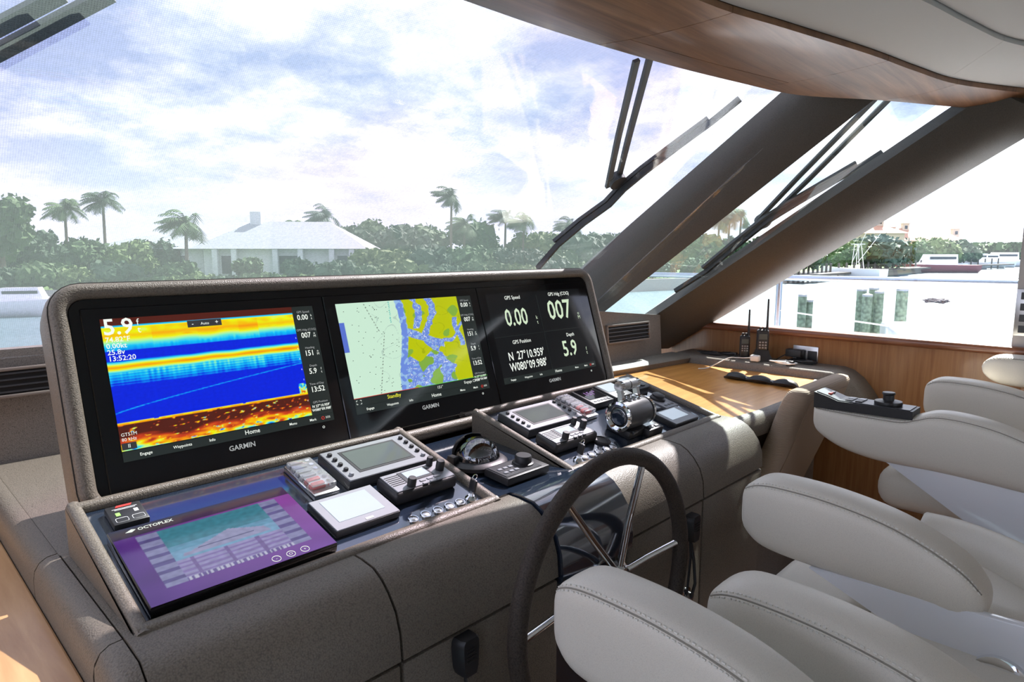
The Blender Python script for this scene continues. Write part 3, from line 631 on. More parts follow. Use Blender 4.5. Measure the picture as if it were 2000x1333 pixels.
# right pod extras
t = inst('heading_display', 'small square display with dim violet figures beside the throttle', 'display', 1.897, .092)
B().box((0, 0, .013), (.118, .112, .026), .005).obj('body', M_PLAST, t); B().box((0, .012, .0265), (.100, .078, .002)).obj('screen', M_GLASSBLK, t, smooth=0)
B().text('151°', 0, .012, .036, .0279, bold=.0004).obj('figures', M_TXTP, t, smooth=0)
for k in range(5): B().box((-.040 + k * .020, -.043, .027), (.014, .007, .003), .001, 1).obj('key', M_LGREY, t)
t = inst('pilot_display', 'grey pilot head behind the throttle levers', 'instrument', 2.030, .088)
B().box((0, 0, .013), (.112, .112, .026), .006).obj('body', M_PLAST2, t); B().box((0, .018, .0265), (.090, .060, .002)).obj('screen', M_LCDW, t, smooth=0); B().lathe([(.016, 0), (.016, .006), (0, .007)], 20, Matrix.Translation((.0, -.034, .026))).obj('dial', M_PLAST, t)
t = inst('camera_remote', 'rounded black control pad at the far right pod corner', 'instrument', 2.168, .080)
B().prism(rrect(.118, .112, .03, 5), 0, .030, None, .004).obj('body', M_PLAST, t); B().box((-.008, .022, .0305), (.074, .045, .002)).obj('screen', M_LCDW, t, smooth=0); B().lathe([(.017, 0), (.017, .004), (0, .005)], 20, Matrix.Translation((.020, -.026, .030))).obj('dial', M_PLAST2, t)
t = inst('dial_switch_panel', 'silver panel with black ribbed dial near the pod edge', 'switch panel', 2.166, .222)
B().box((0, 0, .006), (.082, .104, .012), .002).obj('plate', M_GREYP, t); B().lathe([(.030, 0), (.030, .006), (.024, .012), (.024, .018), (.017, .022), (0, .022)], 20, Matrix.Translation((0, .018, .012))).obj('dial', M_PLAST, t)
for k in range(3): B().box((-.022 + k * .022, -.034, .0128), (.014, .010, .002), .0008, 1).obj('key', M_PLAST2, t)
t = inst('keypad', 'flat dark keypad with pale keys right of the throttle', 'keypad', 2.060, .218)
B().box((0, 0, .007), (.078, .100, .014), .002).obj('plate', M_PLAST, t)
for k in range(12): B().box((-.024 + (k % 3) * .024, .036 - (k // 3) * .024, .0145), (.019, .017, .002), .0008, 1).obj('key', M_GREYP, t)
t = inst('white_display', 'bright white-screen panel at the front right of the pod', 'monitor', 2.083, .336)
B().box((0, 0, .009), (.156, .100, .020), .003).obj('body', M_PLAST, t); B().box((0, 0, .0195), (.150, .094, .002)).obj('face_plate', M_LGREY, t, smooth=0); B().box((-.004, .010, .0210), (.108, .062, .0012)).obj('screen', M_LCDW, t, smooth=0)
t = inst('trim_switch', 'small black trim switch box in front of the throttle', 'switch panel', 1.888, .350)
B().box((0, 0, .013), (.088, .056, .028), .003).obj('body', M_PLAST, t); B().box((.0, .010, .0272), (.05, .022, .002)).obj('screen', M_LCDW, t, smooth=0)
for k in range(2): B().box((-.015 + k * .03, -.014, .0285), (.018, .010, .005), .001, 1).obj('rocker', M_LGREY, t)
t = inst('round_socket', 'round black socket ring between buttons and throttle', 'socket', 1.665, .318)
B().lathe([(.030, 0), (.030, .004), (.024, .007), (.021, .004), (0, .004)], 28).obj('ring', M_PLAST, t)
# throttle control
t = inst('throttle_control', 'twin lever throttle control with chrome end caps', 'throttle', 1.822, .306); t.scale = (.82, .82, .82)
B().box((0, -.004, .016), (.150, .115, .034), .006).obj('base', M_PLAST, t)
RX = Matrix.Rotation(math.pi / 2, 4, 'Y')
B().lathe([(.050, -.085), (.058, -.078), (.060, -.02), (.060, .03), (.056, .078), (.046, .088)], 32, Matrix.Translation((0, 0, .078)) @ RX).obj('drum', M_PLAST2, t)
for sx in (-1, 1):
    B().lathe([(.060, 0), (.061, .010), (.052, .016), (.046, .012), (.040, .004), (0, .001)], 32, Matrix.Translation((sx * .083, 0, .078)) @ Matrix.Rotation(sx * math.pi / 2, 4, 'Y')).obj('end_cap', M_CHROME, t)
    B().lathe([(.034, .004), (.030, .006), (0, .003)], 24, Matrix.Translation((sx * .083, 0, .078)) @ Matrix.Rotation(sx * math.pi / 2, 4, 'Y')).obj('cap_face', M_BLACK, t)
    x = sx * .055
    B().loft([[(x - w_, y - .010, z), (x + w_, y - .010, z), (x + w_, y + .014, z), (x - w_, y + .014, z)] for (y, z, w_) in ((.015, .115, .011), (.022, .135, .010), (.034, .158, .009), (.046, .178, .010))]).obj('lever', M_CHROME, t)
    B().tube([(x - sx * .008, .048, .185), (x - sx * .052, .048, .185)], [.021, .021], 18).obj('grip', M_STEEL, t)
    B().lathe([(.021, -.010), (.021, .010), (0, .011)], 20, Matrix.Translation((x, .048, .185)) @ RX).obj('grip_cap', M_CHROME, t)
for k in range(6): B().box((-.030 + (k % 3) * .030, .030 - (k // 3) * .026, .138 - (k // 3) * -.002), (.022, .018, .006), .002, 1).obj('button', M_CHROME, t)
B().box((-.045, -.065, .030), (.03, .012, .012), .002).obj('indicator', M_PLAST2, t)

# ---- centre: compass, autopilot knob unit
CPT = at(925, 903, 2, -.585)
t = thing('compass', 'black domed magnetic compass between the instrument pods', 'compass', (CPT.x + .03, CPT.y + .02, -.600))
B().lathe([(.088, 0), (.088, .010), (.078, .018), (.066, .020), (.066, .012), (0, .012)], 36).obj('ring', M_PLAST, t)
B().lathe([(.056, .013), (.060, .018), (.056, .024), (.03, .028), (0, .029)], 36).obj('card', M_PLAST2, t)
b = B()
for k in range(36):
    a = k * math.pi / 18; b.box((0, 0, 0), (.0016, .008 if k % 3 else .012, .0006), mtx=Matrix.Rotation(a, 4, 'Z') @ Matrix.Translation((0, .052, .0262)))
for k in range(12): b.text(str(k * 30 or 360), 0, 0, .011, 0, mtx=Matrix.Rotation(-k * math.pi / 6 + .5, 4, 'Z') @ Matrix.Translation((0, .038, .0285)))
b.obj('markings', M_PRINT, t, smooth=0)['kind'] = 'stuff'
B().lathe([(.066 * math.cos(a * math.pi / 18), .016 + .062 * math.sin(a * math.pi / 18)) for a in range(9)] + [(.0, .078)], 36, None, False).obj('dome', glass_mat('compass_glass', (.35, .38, .42), .22), t)
B().loft([[(.070 * math.cos(a) * s_, .070 * math.sin(a) * s_ , z) for a in [R(30 + 12 * i) for i in range(11)]] + [(.063 * math.cos(a) * s_, .063 * math.sin(a) * s_, z) for a in [R(150 - 12 * i) for i in range(11)]] for s_, z in ((1, .014), (1.0, .040), (.85, .062), (.55, .078))]).obj('hood', M_PLAST, t)
B().box((-.078, .012, .022), (.020, .03, .03), .004).obj('light_block', M_PLAST, t)
APT = at(1010, 921, 2, -.60)
t = thing('autopilot_controller', 'flat black autopilot controller with large round knob', 'controller', (APT.x, APT.y, -.6045), (R(4.8), 0, 0))
B().box((0, 0, .008), (.165, .092, .022), .004).obj('body', M_PLAST, t); B().box((-.01, .0, .0195), (.135, .074, .002)).obj('face_plate', M_PLAST2, t, smooth=0)
B().lathe([(.030, 0), (.030, .004), (.024, .006), (.024, .020), (.021, .024), (0, .024)], 24, Matrix.Translation((.028, .006, .020))).obj('knob', M_PLAST, t)
for k in range(6): B().box((-.060 + (k % 3) * .020, -.016 + (k // 3) * .024, .0215), (.014, .010, .003), .001, 1).obj('key', M_LGREY, t)

# ---- steering wheel
WC = Vector((1.20, .848, -.787)); WR = .315
t = thing('steering_wheel', 'leather-rimmed steering wheel with chrome spokes', 'steering wheel', tuple(WC))
th = R(1)
def wp(a, r, d=0): return Vector((r * math.cos(a), d + r * math.sin(a) * math.sin(th), r * math.sin(a)))
pts = [wp(2 * math.pi * k / 96, WR) for k in range(97)]
B().tube(pts, .0205, 16, caps=False).obj('rim', M_WHEEL, t)
hub = Vector((.018, .052, .014))
hubp = at(1208, 1122, 1, WC.y + .085) - WC
for (px, py) in ((1030, 1248), (1113, 990), (1257, 912), (1322, 1060)):
    P = at(px, py, 1, WC.y) - WC; a = math.atan2(P.z, P.x)
    B().tube([hubp, hubp.lerp(wp(a, WR - .012), .5) + Vector((0, .004, 0)), wp(a, WR - .01)], [.0095, .0088, .0085], 14).obj('spoke', M_CHROME, t)
B().tube([hubp, wp(R(-80), WR - .01)], .009, 14).obj('spoke', M_CHROME, t)
B().lathe([(0, -.022), (.022, -.020), (.034, -.008), (.034, .010), (.026, .024), (0, .024)], 24, Matrix.Translation(hubp) @ Matrix.Rotation(-math.pi / 2, 4, 'X')).obj('hub', M_CHROME, t)
B().tube([hubp, hubp + Vector((-.004, .11, .012))], .019, 18).obj('shaft', M_STEEL, t)
B().lathe([(.068, 0), (.068, .006), (.060, .009), (0, .009)], 30, Matrix.Translation(hubp + Vector((-.004, .118, .012))) @ Matrix.Rotation(math.pi / 2, 4, 'X')).obj('mounting_plate', M_CHROME, t)

# ---- fist microphones and chrome plate on the console front
def mic(px, py, label, s_=1.0):
    P = at(px, py, 1, .955); t = thing('fist_microphone', label, 'microphone', (P.x, .967, P.z), (0, 0, 0), 'radio microphones')
    B().loft([[(x * w_ * s_, y, z * s_) for x, y in ((-1, 0), (-1, -.022), (-.75, -.032), (.75, -.032), (1, -.022), (1, 0))] for z, w_ in ((-.040, .018), (-.025, .024), (.02, .028), (.034, .026), (.040, .020))]).obj('body', M_PLAST, t)
    for k in range(4): B().box((0, -.0325, .018 - k * .008), (.026, .002, .003)).obj('grille_slot', M_SEAM, t, smooth=0)
    B().tube([(0, -.01, -.038), (.004, -.012, -.10), (-.012, -.012, -.22), (0, -.006, -.34)], .004, 6).obj('cord', M_PLAST, t)
mic(909, 1277, 'black fist microphone on the console front left of the wheel'); mic(1350, 1030, 'black fist microphone on the console front right of the wheel', 1.0)
P = at(1342, 1165, 1, .96); t = thing('chrome_socket', 'small chrome socket plate low on the console front', 'socket', (P.x, .9665, P.z), (math.pi / 2, 0, 0))
B().lathe([(.028, 0), (.028, .004), (.018, .008), (.018, .020), (0, .020)], 24).obj('plate', M_CHROME, t); B().tube([(0, 0, .02), (.004, .05, .03), (.012, .12, .018), (.006, .19, .006)], .005, 8).obj('cable', M_PLAST, t)

# ---- air vents in the front wall
def vent(c, w, h, rz, tilt, label):
    t = thing('air_vent', label, 'vent', tuple(c), (math.pi / 2 - tilt, 0, rz), 'air vents')
    b = B(); m = .010
    b.box((0, h / 2 - m / 2, .003), (w, m, .014), .002); b.box((0, -h / 2 + m / 2, .003), (w, m, .014), .002); b.box((-w / 2 + m / 2, 0, .003), (m, h, .014), .002); b.box((w / 2 - m / 2, 0, .003), (m, h, .014), .002); b.obj('vent_frame', pm('vent_taupe' , (.20, .17, .145), .45), t)
    B().box((0, 0, -.004), (w - .01, h - .01, .008)).obj('backing', M_SEAM, t, smooth=0)
    for k in range(4): B().box((0, h * .30 - k * h * .2, .003), (w - .02, .005, .012), mtx=None).obj('slat', M_PLAST2, t, smooth=0)
vent(at(20, 748, 1, 2.372), .24, .088, 0, R(10), 'dark slatted air vent left of the displays')
vent(at(1227, 650, 1, 2.085), .36, .105, -R(6), R(5), 'dark slatted air vent right of the displays')

# ================================================================ STARBOARD COUNTER
ct = thing('side_counter', 'varnished teak counter with leather rolled edge under the side window', 'counter')
CZ = -.66
B().loft([[(2.29, 1.16, z), (2.62, 1.13, z), (3.22, 1.14, z), (3.50, 1.22, z), (3.50, 1.98, z), (2.29, 2.10, z)] for z in (CZ - .03, CZ)]).obj('worktop', M_TEAK, ct, smooth=0)
fr = [(2.29, 1.165), (2.62, 1.135), (3.0, 1.13), (3.22, 1.145), (3.5, 1.22)]
secs = []
for i, (x, y) in enumerate(fr):
    secs.append([(x, y + .004, CZ + .004), (x, y - .018, CZ + .002), (x + .003, y - .040, CZ - .016), (x + .005, y - .050, CZ - .05), (x + .003, y - .042, CZ - .085), (x, y, CZ - .10)])
B().loft(secs).obj('edge_roll', M_LEA, ct, smooth=70)
B().box((2.95, 1.62, -1.15), (1.2, .80, .90)).obj('cabinet', M_LEA2, ct, smooth=0)
# raised leather ledge along the wall and back
led = [(3.50, 1.98), (3.50, 1.30), (3.50, 1.12), (3.53, 1.0), (3.60, .94)]
secs = [[(x, y, CZ - .02), (x, y, CZ + .030), (x + .012, y, CZ + .044), (x + .05, y, CZ + .050), (WX - .003, y, CZ + .050), (WX - .003, y, CZ - .02)] for x, y in [(3.50, 2.05), (3.50, 1.30), (3.50, 1.15)]]
secs += [[(3.50 + .02 * k, 1.15 - .05 * k, CZ - .02 - .04 * k), (3.505 + .02 * k, 1.15 - .05 * k, CZ + .025 - .012 * k * k), (3.517 + .02 * k, 1.15 - .05 * k, CZ + .040 - .012 * k * k), (3.55 + .016 * k, 1.15 - .05 * k, CZ + .048 - .012 * k * k), (WX - .003, 1.15 - .05 * k, CZ + .048 - .012 * k * k), (WX - .003, 1.15 - .05 * k, CZ - .02 - .04 * k)] for k in (1, 2, 3, 4)]
B().loft(secs).obj('wall_ledge', M_LEA2, ct, smooth=60)
B().loft([[(x, y0, CZ - .02), (x, y0 - .02, CZ + .03), (x, y0, CZ + .045), (x, y0 + .12, CZ + .05), (x, y0 + .12, CZ - .02)] for x, y0 in ((2.29, 2.08), (2.8, 2.03), (3.52, 1.955))]).obj('back_ledge', M_LEA2, ct, smooth=60)
LZ = CZ + .0505
# electrical outlet on the wall
P = at(1573, 697, 0, WX - .003); t = thing('wall_outlet', 'chrome wall outlet with black sockets and plugged adapter', 'outlet', (WX, P.y, P.z), (0, -math.pi / 2, 0))
B().box((0, 0, .003), (.118, .135, .008), .002).obj('cover_plate', M_STEEL, t)
for sy in (-1, 1): B().box((0, sy * .030 - .008, .008), (.07, .05, .006), .002).obj('socket', M_PLAST, t)
P2 = at(1551, 690, 0, WX - .05); t2 = thing('power_adapter', 'black power adapter block plugged into the wall outlet', 'adapter', (WX - .011, P2.y, P2.z))
B().box((-.030, .0, 0), (.055, .085, .042), .005).obj('body', M_PLAST, t2)
B().tube(catmull([(-.05, .04, -.01), (-.07, .09, -.05), (-.06, .10, -.10), (-.05, .14, -.125), (-.06, .20, -.135)], 6), .003, 6).obj('cord', M_PLAST, t2)
# handheld radios in chargers
def handheld(px, py, label, s_, cradle):
    y = at(px, py, 0, 3.585).y; t = thing('handheld_radio', label, 'radio', (3.585, y, LZ), (0, 0, R(-58)), 'handheld radios on the ledge')
    z0 = .02 if cradle else .0
    if cradle: B().loft([[(sx * w_, sy * d_, z) for sx, sy in ((-1, -1), (1, -1), (1, 1), (-1, 1))] for z, w_, d_ in ((0, .050, .045), (.02, .048, .042), (.045, .036, .030), (.06, .034, .026))]).obj('charging_cradle', M_PLAST, t)
    B().box((0, 0, z0 + .075 * s_), (.058 * s_, .036 * s_, .135 * s_), .010, 3).obj('body', M_PLAST, t)
    B().box((0, -.0185 * s_, z0 + .107 * s_), (.040 * s_, .002, .028 * s_)).obj('screen', M_LCD, t, smooth=0)
    for k in range(9): B().box((-.014 * s_ + (k % 3) * .014 * s_, -.0185 * s_, z0 + .078 * s_ - (k // 3) * .014 * s_), (.009 * s_, .003, .008 * s_), .001, 1).obj('key', M_GREYP if k != 4 else M_LGREY, t)
    for sx in (-.012, .006): B().lathe([(.007, 0), (.007, .014), (0, .015)], 12, Matrix.Translation((sx * s_, 0, z0 + .142 * s_))).obj('knob', M_PLAST, t)
    B().tube([(.020 * s_, 0, z0 + .135 * s_), (.020 * s_, 0, z0 + .165 * s_), (.020 * s_, 0, z0 + .30 * s_)], [.008, .0065, .005], 10).obj('antenna', M_PLAST, t)
handheld(1453, 702, 'smaller handheld radio standing by the white charger', .93, False); handheld(1487, 708, 'taller handheld radio standing in a charging cradle', 1.08, True)
P = at(1442, 708, 2, LZ + .02); t = thing('usb_charger', 'white charger with white cable trailing onto the teak', 'charger', (3.53, P.y, LZ))
B().box((0, 0, .018), (.035, .050, .035), .008, 3).obj('body', M_WHITEP, t)
E0 = at(1364, 721, 2, CZ + .004)
B().tube(catmull([(0, .02, .018), (-.005, .07, .012), (.005, .11, .008), (-.02, .15, .003), (E0.x - 3.53 + .06, E0.y - P.y - .03, -.042), (E0.x - 3.53, E0.y - P.y, -.045)], 7), .003, 6).obj('cable', M_WHITEP, t)
def coil(px, py, label, mat, x=3.58, n=3, r_=.045, zz=LZ, cat='cable'):
    y = at(px, py, 0, x).y; t = thing('cable_coil', label, cat, (x, y, zz)); rr = random.Random(px); path = []
    for k in range(n * 10 + 1):
        a = k * .628; q = r_ * (1 + .22 * math.sin(a * 1.7 + px)); path.append((q * .6 * math.cos(a), q * 1.4 * math.sin(a), .005 + .002 * (k // 10) + .006 * abs(math.sin(a * .9))))
    B().tube(path, .0035, 6).obj('cable', mat, t); B().box((.0, -r_ * .9, .012), (.026, .04, .022), .004).obj('plug', M_PLAST, t); return t
coil(1385, 690, 'black charger cable bundle at the forward end of the ledge', M_PLAST); coil(1420, 694, 'black cable heap beside the smaller handheld radio', M_PLAST, 3.62)
coil(1528, 717, 'tangled pale cable on the ledge below the adapter', M_WHITEP, 3.55); coil(1565, 712, 'black coiled cord under the wall outlet', M_PLAST, 3.64, 4, .05)
# folded black torches in a row on the teak
P0, P1 = at(1415, 731, 2, CZ + .02), at(1560, 752, 2, CZ + .02)
t = thing('black_strap', 'long lumpy black strap bundle lying along the teak counter', 'strap bundle', (P0.x, P0.y, CZ))
d = P1 - P0; d.z = 0; n_ = 28; secs = []
pv = Vector((-d.y, d.x, 0)).normalized()
for k in range(n_ + 1):
    u = k / n_; w_ = .006 + .020 * abs(math.sin(u * math.pi * 3)) ** .5 * (1 if u > .05 else .4); c = d * u + Vector((0, 0, w_ * .75 + .001))
    secs.append([c + pv * w_ * 1.25 * math.cos(a) + Vector((0, 0, w_ * .75 * math.sin(a))) for a in [i * math.pi / 5 for i in range(10)]])
B().loft(secs).obj('bundle', M_PLAST, t)
for u in (.33, .67): B().box(tuple(d * u + Vector((0, 0, .012))), (.024, .024, .024), .006).obj('buckle', M_BLACK, t)

# desk chair back at the counter
t = thing('desk_chair', 'beige chair back with ribbed edge in front of the teak counter', 'chair', (2.88, .98, FLOOR))
BK = [(.50, .20, .03, .95), (.53, .195, .042, .98), (.8, .10, .05, 1), (1.0, .035, .05, 1), (1.055, .014, .05, 1), (1.082, .004, .045, .985), (1.096, .0, .033, .96), (1.100, -.002, .012, .92)]
def backsec(w, ty, x0=0): return [[(x0 + x * kk, y + v, z) for x, v in rrect(w, ty(t_), ty(t_) * .45, 4)] for z, y, t_, kk in BK]
B().loft(backsec(.54, lambda t_: 2 * t_)).obj('backrest', M_BEIGE, t, smooth=60)
B().loft([[(-.20 * kk, y - t_ - .004, z), (.215 * kk, y - t_ - .004, z), (.215 * kk, y - t_ + .01, z), (-.20 * kk, y - t_ + .01, z)] for z, y, t_, kk in BK[1:5]]).obj('back_panel', M_BEIGE2, t, smooth=50)
B().box((0, .32, .47), (.50, .46, .10), .03, 3).obj('seat', M_BEIGE2, t); B().tube([(0, .32, .42), (0, .32, .04)], .035, 16).obj('pedestal', M_STEEL, t); B().lathe([(.24, 0), (.24, .012), (.06, .04), (0, .04)], 28, Matrix.Translation((0, .32, .001))).obj('base', M_STEEL, t)

# ================================================================ HELM CHAIRS
def arm_part(name, parent, xc, hw, spine, mat=M_CREAM, n=24):
    """spine: (y, ztop, zbottom) from the front end to the back"""
    sp = spine; secs = []
    for i, (y, zt, zb_) in enumerate(sp):
        k = 1.0
        if i == 0: k = .45
        elif i == 1: k = .80
        if i == len(sp) - 1: k = .45
        elif i == len(sp) - 2: k = .82
        w = hw * k; h_ = (zt - zb_) / 2; c = (zt + zb_) / 2; ring_ = []
        for q in range(n):
            a = 2 * math.pi * q / n; ca, sa = math.cos(a), math.sin(a)
            e_ = .46; ring_.append((xc + w * math.copysign(abs(ca) ** e_, ca), y, c + h_ * math.copysign(abs(sa) ** e_, sa)))
        secs.append(ring_)
    sm = [catmull([s_[q] for s_ in secs], 4) for q in range(n)]
    secs = [[sm[q][i] for q in range(n)] for i in range(len(sm[0]))]
    o = B().loft(secs).obj(name, mat, parent, smooth=80)
    # seam with twin stitching along the near upper edge
    def lift(p, i, h): # out from the cushion's centre line
        c = Vector((xc, p.y, sum(sm[q][i].z for q in range(n)) / n)); d = p - c; d.y = 0; return p + d.normalized() * h
    k0 = 3 * n // 8; rng = range(4, len(sm[0]) - 4)
    B().tube([lift(sm[k0][i], i, .0002) for i in rng], .0016, 5).obj('seam', MATS.get('seam_tan') or pm('seam_tan', (.30, .28, .24), .8), o)
    for off in (-1, 1):
        b = B(); ln = [lift(sm[k0][i].lerp(sm[k0 + off][i], .42 if off > 0 else .55), i, .0012) for i in rng]
        for a, c in zip(ln, ln[1:]):
            L_ = (c - a).length; m_ = max(1, round(L_ / .009))
            for k in range(m_):
                b.tube([a.lerp(c, (k + .1) / m_), a.lerp(c, (k + .68) / m_)], .0017, 4)
        b.obj('stitching', M_STITCH, o)['kind'] = 'stuff'
    return o
ARM = [(.690, -.585, -.645), (.678, -.560, -.672), (.640, -.536, -.700), (.58, -.530, -.712), (.48, -.534, -.716), (.37, -.552, -.720), (.29, -.580, -.724), (.225, -.615, -.724), (.19, -.655, -.715), (.18, -.675, -.700)]
def shift(sp, dy=0, dz=0, s_=1): return [(y + dy, zt + dz, zb_ + dz) for y, zt, zb_ in sp]
c1 = thing('helm_chair', 'nearest cream leather helm chair in front of the steering wheel', 'chair', (0, 0, 0), (0, 0, 0), 'cream helm chairs')
arm_part('armrest', c1, .845, .058, shift(ARM, 0, 0))
arm_part('armrest', c1, 1.560, .062, shift(ARM, .0, -.012))
arm_part('side_bolster', c1, 1.115, .068, [(y - .145, zt - .058, zb_ - .08) for y, zt, zb_ in ARM])
def bracket(parent, x, y0, y1, z0, z1, z2, th_=.012):
    B().prism([(y0, z0), (y0 - .01, z0 + .02), (y1, z0 + .03), (y1, z2), (y0 - .12, z1)], 0, th_, Matrix(((0, 0, 1, x), (1, 0, 0, 0), (0, 1, 0, 0), (0, 0, 0, 1))), .002).obj('arm_bracket', M_WHITE, parent, smooth=40)
B().prism([(.515, -.722), (.10, -.70), (-.25, -.70), (-.25, -1.02), (.187, -.852)], 0, .025, Matrix(((0, 0, 1, 1.500), (1, 0, 0, 0), (0, 1, 0, 0), (0, 0, 0, 1))), .004).obj('arm_bracket', M_WHITE, c1)
B().prism([(.56, -.715), (.10, -.70), (-.25, -.70), (-.25, -1.05), (.15, -.88)], 0, .02, Matrix(((0, 0, 1, .800), (1, 0, 0, 0), (0, 1, 0, 0), (0, 0, 0, 1))), .004).obj('arm_bracket', M_WHITE, c1)
def cushion(name, parent, x0, x1, y0, y1, z0, z1, r_, mat=M_CREAM):
    return B().box(((x0 + x1) / 2, (y0 + y1) / 2, (z0 + z1) / 2), (x1 - x0, y1 - y0, z1 - z0), r_, 5).obj(name, mat, parent, smooth=80)
cushion('seat_cushion', c1, 1.20, 1.74, .405, .630, -.95, -.795, .045); cushion('seat_cushion', c1, 1.745, 2.06, .30, .630, -.95, -.80, .045); cushion('seat_cushion', c1, 1.20, 1.74, -.10, .40, -.95, -.792, .04); cushion('seat_cushion', c1, 1.745, 2.06, -.10, .295, -.95, -.80, .04); cushion('seat_cushion', c1, .92, 1.195, -.10, .62, -.95, -.80, .045)
B().tube(catmull([(2.10, .42, -.80), (2.09, .33, -.795), (2.03, .22, -.79), (1.93, .10, -.785), (1.80, -.02, -.77)], 5), [.03] + [.062] * 20, 14).obj('backrest_bolster', M_CREAM, c1, smooth=80)
cushion('backrest', c1, .95, 1.62, -.24, -.10, -.86, -.2, .06)
B().box((1.50, .22, -.975), (1.08, .66, .045), .02).obj('seat_pan', M_PLAST, c1); B().tube([(1.2, .15, -.98), (1.2, .15, FLOOR + .02)], .06, 20).obj('pedestal', M_CHROME, c1); B().lathe([(.26, 0), (.26, .015), (.08, .05), (0, .05)], 32, Matrix.Translation((1.2, .15, FLOOR + .001))).obj('base', M_CHROME, c1)
B().lathe([(.050, 0), (.050, .012), (.038, .018), (0, .018)], 28, Matrix.Translation(at(1952, 1330, 0, 1.499)) @ Matrix.Rotation(-math.pi / 2, 4, 'Y')).obj('pivot_cap', M_CHROME, c1)

c2 = thing('helm_chair', 'farther cream leather helm chair with joystick on its armrest', 'chair', (0, 0, 0), (0, 0, 0), 'cream helm chairs')
DARM = [(.902, -.600, -.635), (.893, -.590, -.668), (.865, -.588, -.697), (.79, -.588, -.735), (.69, -.588, -.755), (.60, -.586, -.758), (.555, -.570, -.758), (.50, -.549, -.758), (.42, -.548, -.760), (.32, -.565, -.765), (.22, -.60, -.770), (.12, -.645, -.775), (.05, -.69, -.765)]
arm_part('armrest', c2, 2.620, .062, DARM)
arm_part('armrest', c2, 3.330, .060, [(y, zt - .012, zb_ - .035) for y, zt, zb_ in ARM])
B().prism([(.645, -.750), (.45, -.745), (-.2, -.74), (-.2, -1.25), (.22, -1.005)], 0, .03, Matrix(((0, 0, 1, 2.575), (1, 0, 0, 0), (0, 1, 0, 0), (0, 0, 0, 1))), .004).obj('arm_bracket', M_WHITE, c2)
cushion('seat_cushion', c2, 2.66, 3.27, -.05, .695, -.962, -.80, .07); cushion('backrest', c2, 2.70, 3.25, -.20, -.055, -.86, -.25, .06)
B().box((2.97, .22, -.985), (.52, .54, .045), .02).obj('seat_pan', M_PLAST, c2)
for x_ in (2.86, 3.02): B().tube([(x_, .46, -1.0), (x_ + .03, .50, -1.08), (x_ + .05, .40, -1.17)], .016, 12).obj('support_strut', M_CHROME, c2)
B().tube([(2.80, .44, -1.09), (3.16, .44, -1.09)], .013, 12).obj('tilt_lever', M_CHROME, c2); B().sphere((3.17, .44, -1.09), .022, 2).obj('lever_knob', M_CHROME, c2)
B().box((2.95, .42, -1.05), (.20, .16, .08), .01).obj('slide_box', M_BLACK, c2); B().tube([(2.97, .30, -1.0), (2.97, .30, FLOOR + .02)], .055, 20).obj('pedestal', M_CHROME, c2)
B().lathe([(.26, 0), (.26, .015), (.08, .05), (0, .05)], 32, Matrix.Translation((2.97, .30, FLOOR + .001))).obj('base', M_CHROME, c2)
B().tube(catmull([(2.80, .50, -1.0), (2.80, .56, -1.12), (2.84, .60, -1.24), (3.10, .60, -1.24), (3.14, .56, -1.12), (3.14, .50, -1.0)], 5), .013, 10).obj('footrest_bar', M_CHROME, c2); B().box((2.97, .58, -1.19), (.26, .13, .03), .01).obj('footrest', M_PLAST, c2)
# joystick box on the armrest
t = thing('joystick_controller', 'black joystick controller on the far chair armrest', 'controller', (2.620, .73, -.588), (R(-1.2), 0, 0))
B().loft([[(sx * w_, y, z) for sx, z in ((-1, 0), (1, 0), (1, zt), (-1, zt))] for y, w_, zt in ((-.165, .052, .030), (.08, .055, .034), (.12, .055, .048), (.165, .055, .060))]).obj('body', M_PLAST, t, smooth=0)
B().loft([[(sx * .046, y, z) for sx, z in ((-1, zt), (1, zt), (1, zt + .003), (-1, zt + .003))] for y, zt in ((-.155, .030), (.08, .0342), (.12, .0485), (.158, .0588))]).obj('face_plate', M_PLAST2, t, smooth=0)
B().lathe([(.044, 0), (.046, .006), (.044, .014), (.028, .017), (.018, .018), (.018, .036), (.022, .040), (.020, .046), (0, .047)], 28, Matrix.Translation((0, -.075, .034))).obj('joystick', M_PLAST, t)
for k in range(4): B().box((-.018 + (k % 2) * .038, .015 + (k // 2) * .034, .0375), (.030, .024, .004), .001, 1).obj('key', M_LGREY if k % 2 else M_PLAST, t)
for k in range(2): B().box((-.016 + k * .03, .118, .053), (.020, .012, .006), .001, 1).obj('button', M_RED if k == 0 else M_GREYP, t)
t = thing('bench_backrest', 'cream cushion end by the side wall beyond the far chair', 'bench', (0, 0, 0))
arm_part('cushion', t, 3.56, .075, [(y - .165, zt + .078, zb_ + .13) for y, zt, zb_ in ARM[:-3]] + [(.0, -.52, -.6), (-.3, -.52, -.6), (-.32, -.54, -.58)])
B().box((3.56, .05, -1.10), (.16, .66, 1.05), .02).obj('bench_end', M_WALLW, t)
# switch panel on the aft jamb
P = at(1993, 615, 0, WX - .006); t = thing('wall_switch_panel', 'steel switch panel on the wall aft of the side window', 'switch panel', (WX - .005, P.y - .03, P.z + .01), (math.pi / 2, 0, -math.pi / 2))
B().box((0, 0, .003), (.10, .21, .008), .002).obj('plate', M_STEEL, t)
for k in range(8): B().box((-.020 + (k % 2) * .04, .075 - (k // 2) * .05, .008), (.026, .032, .005), .001, 1).obj('switch', M_PLAST2, t)

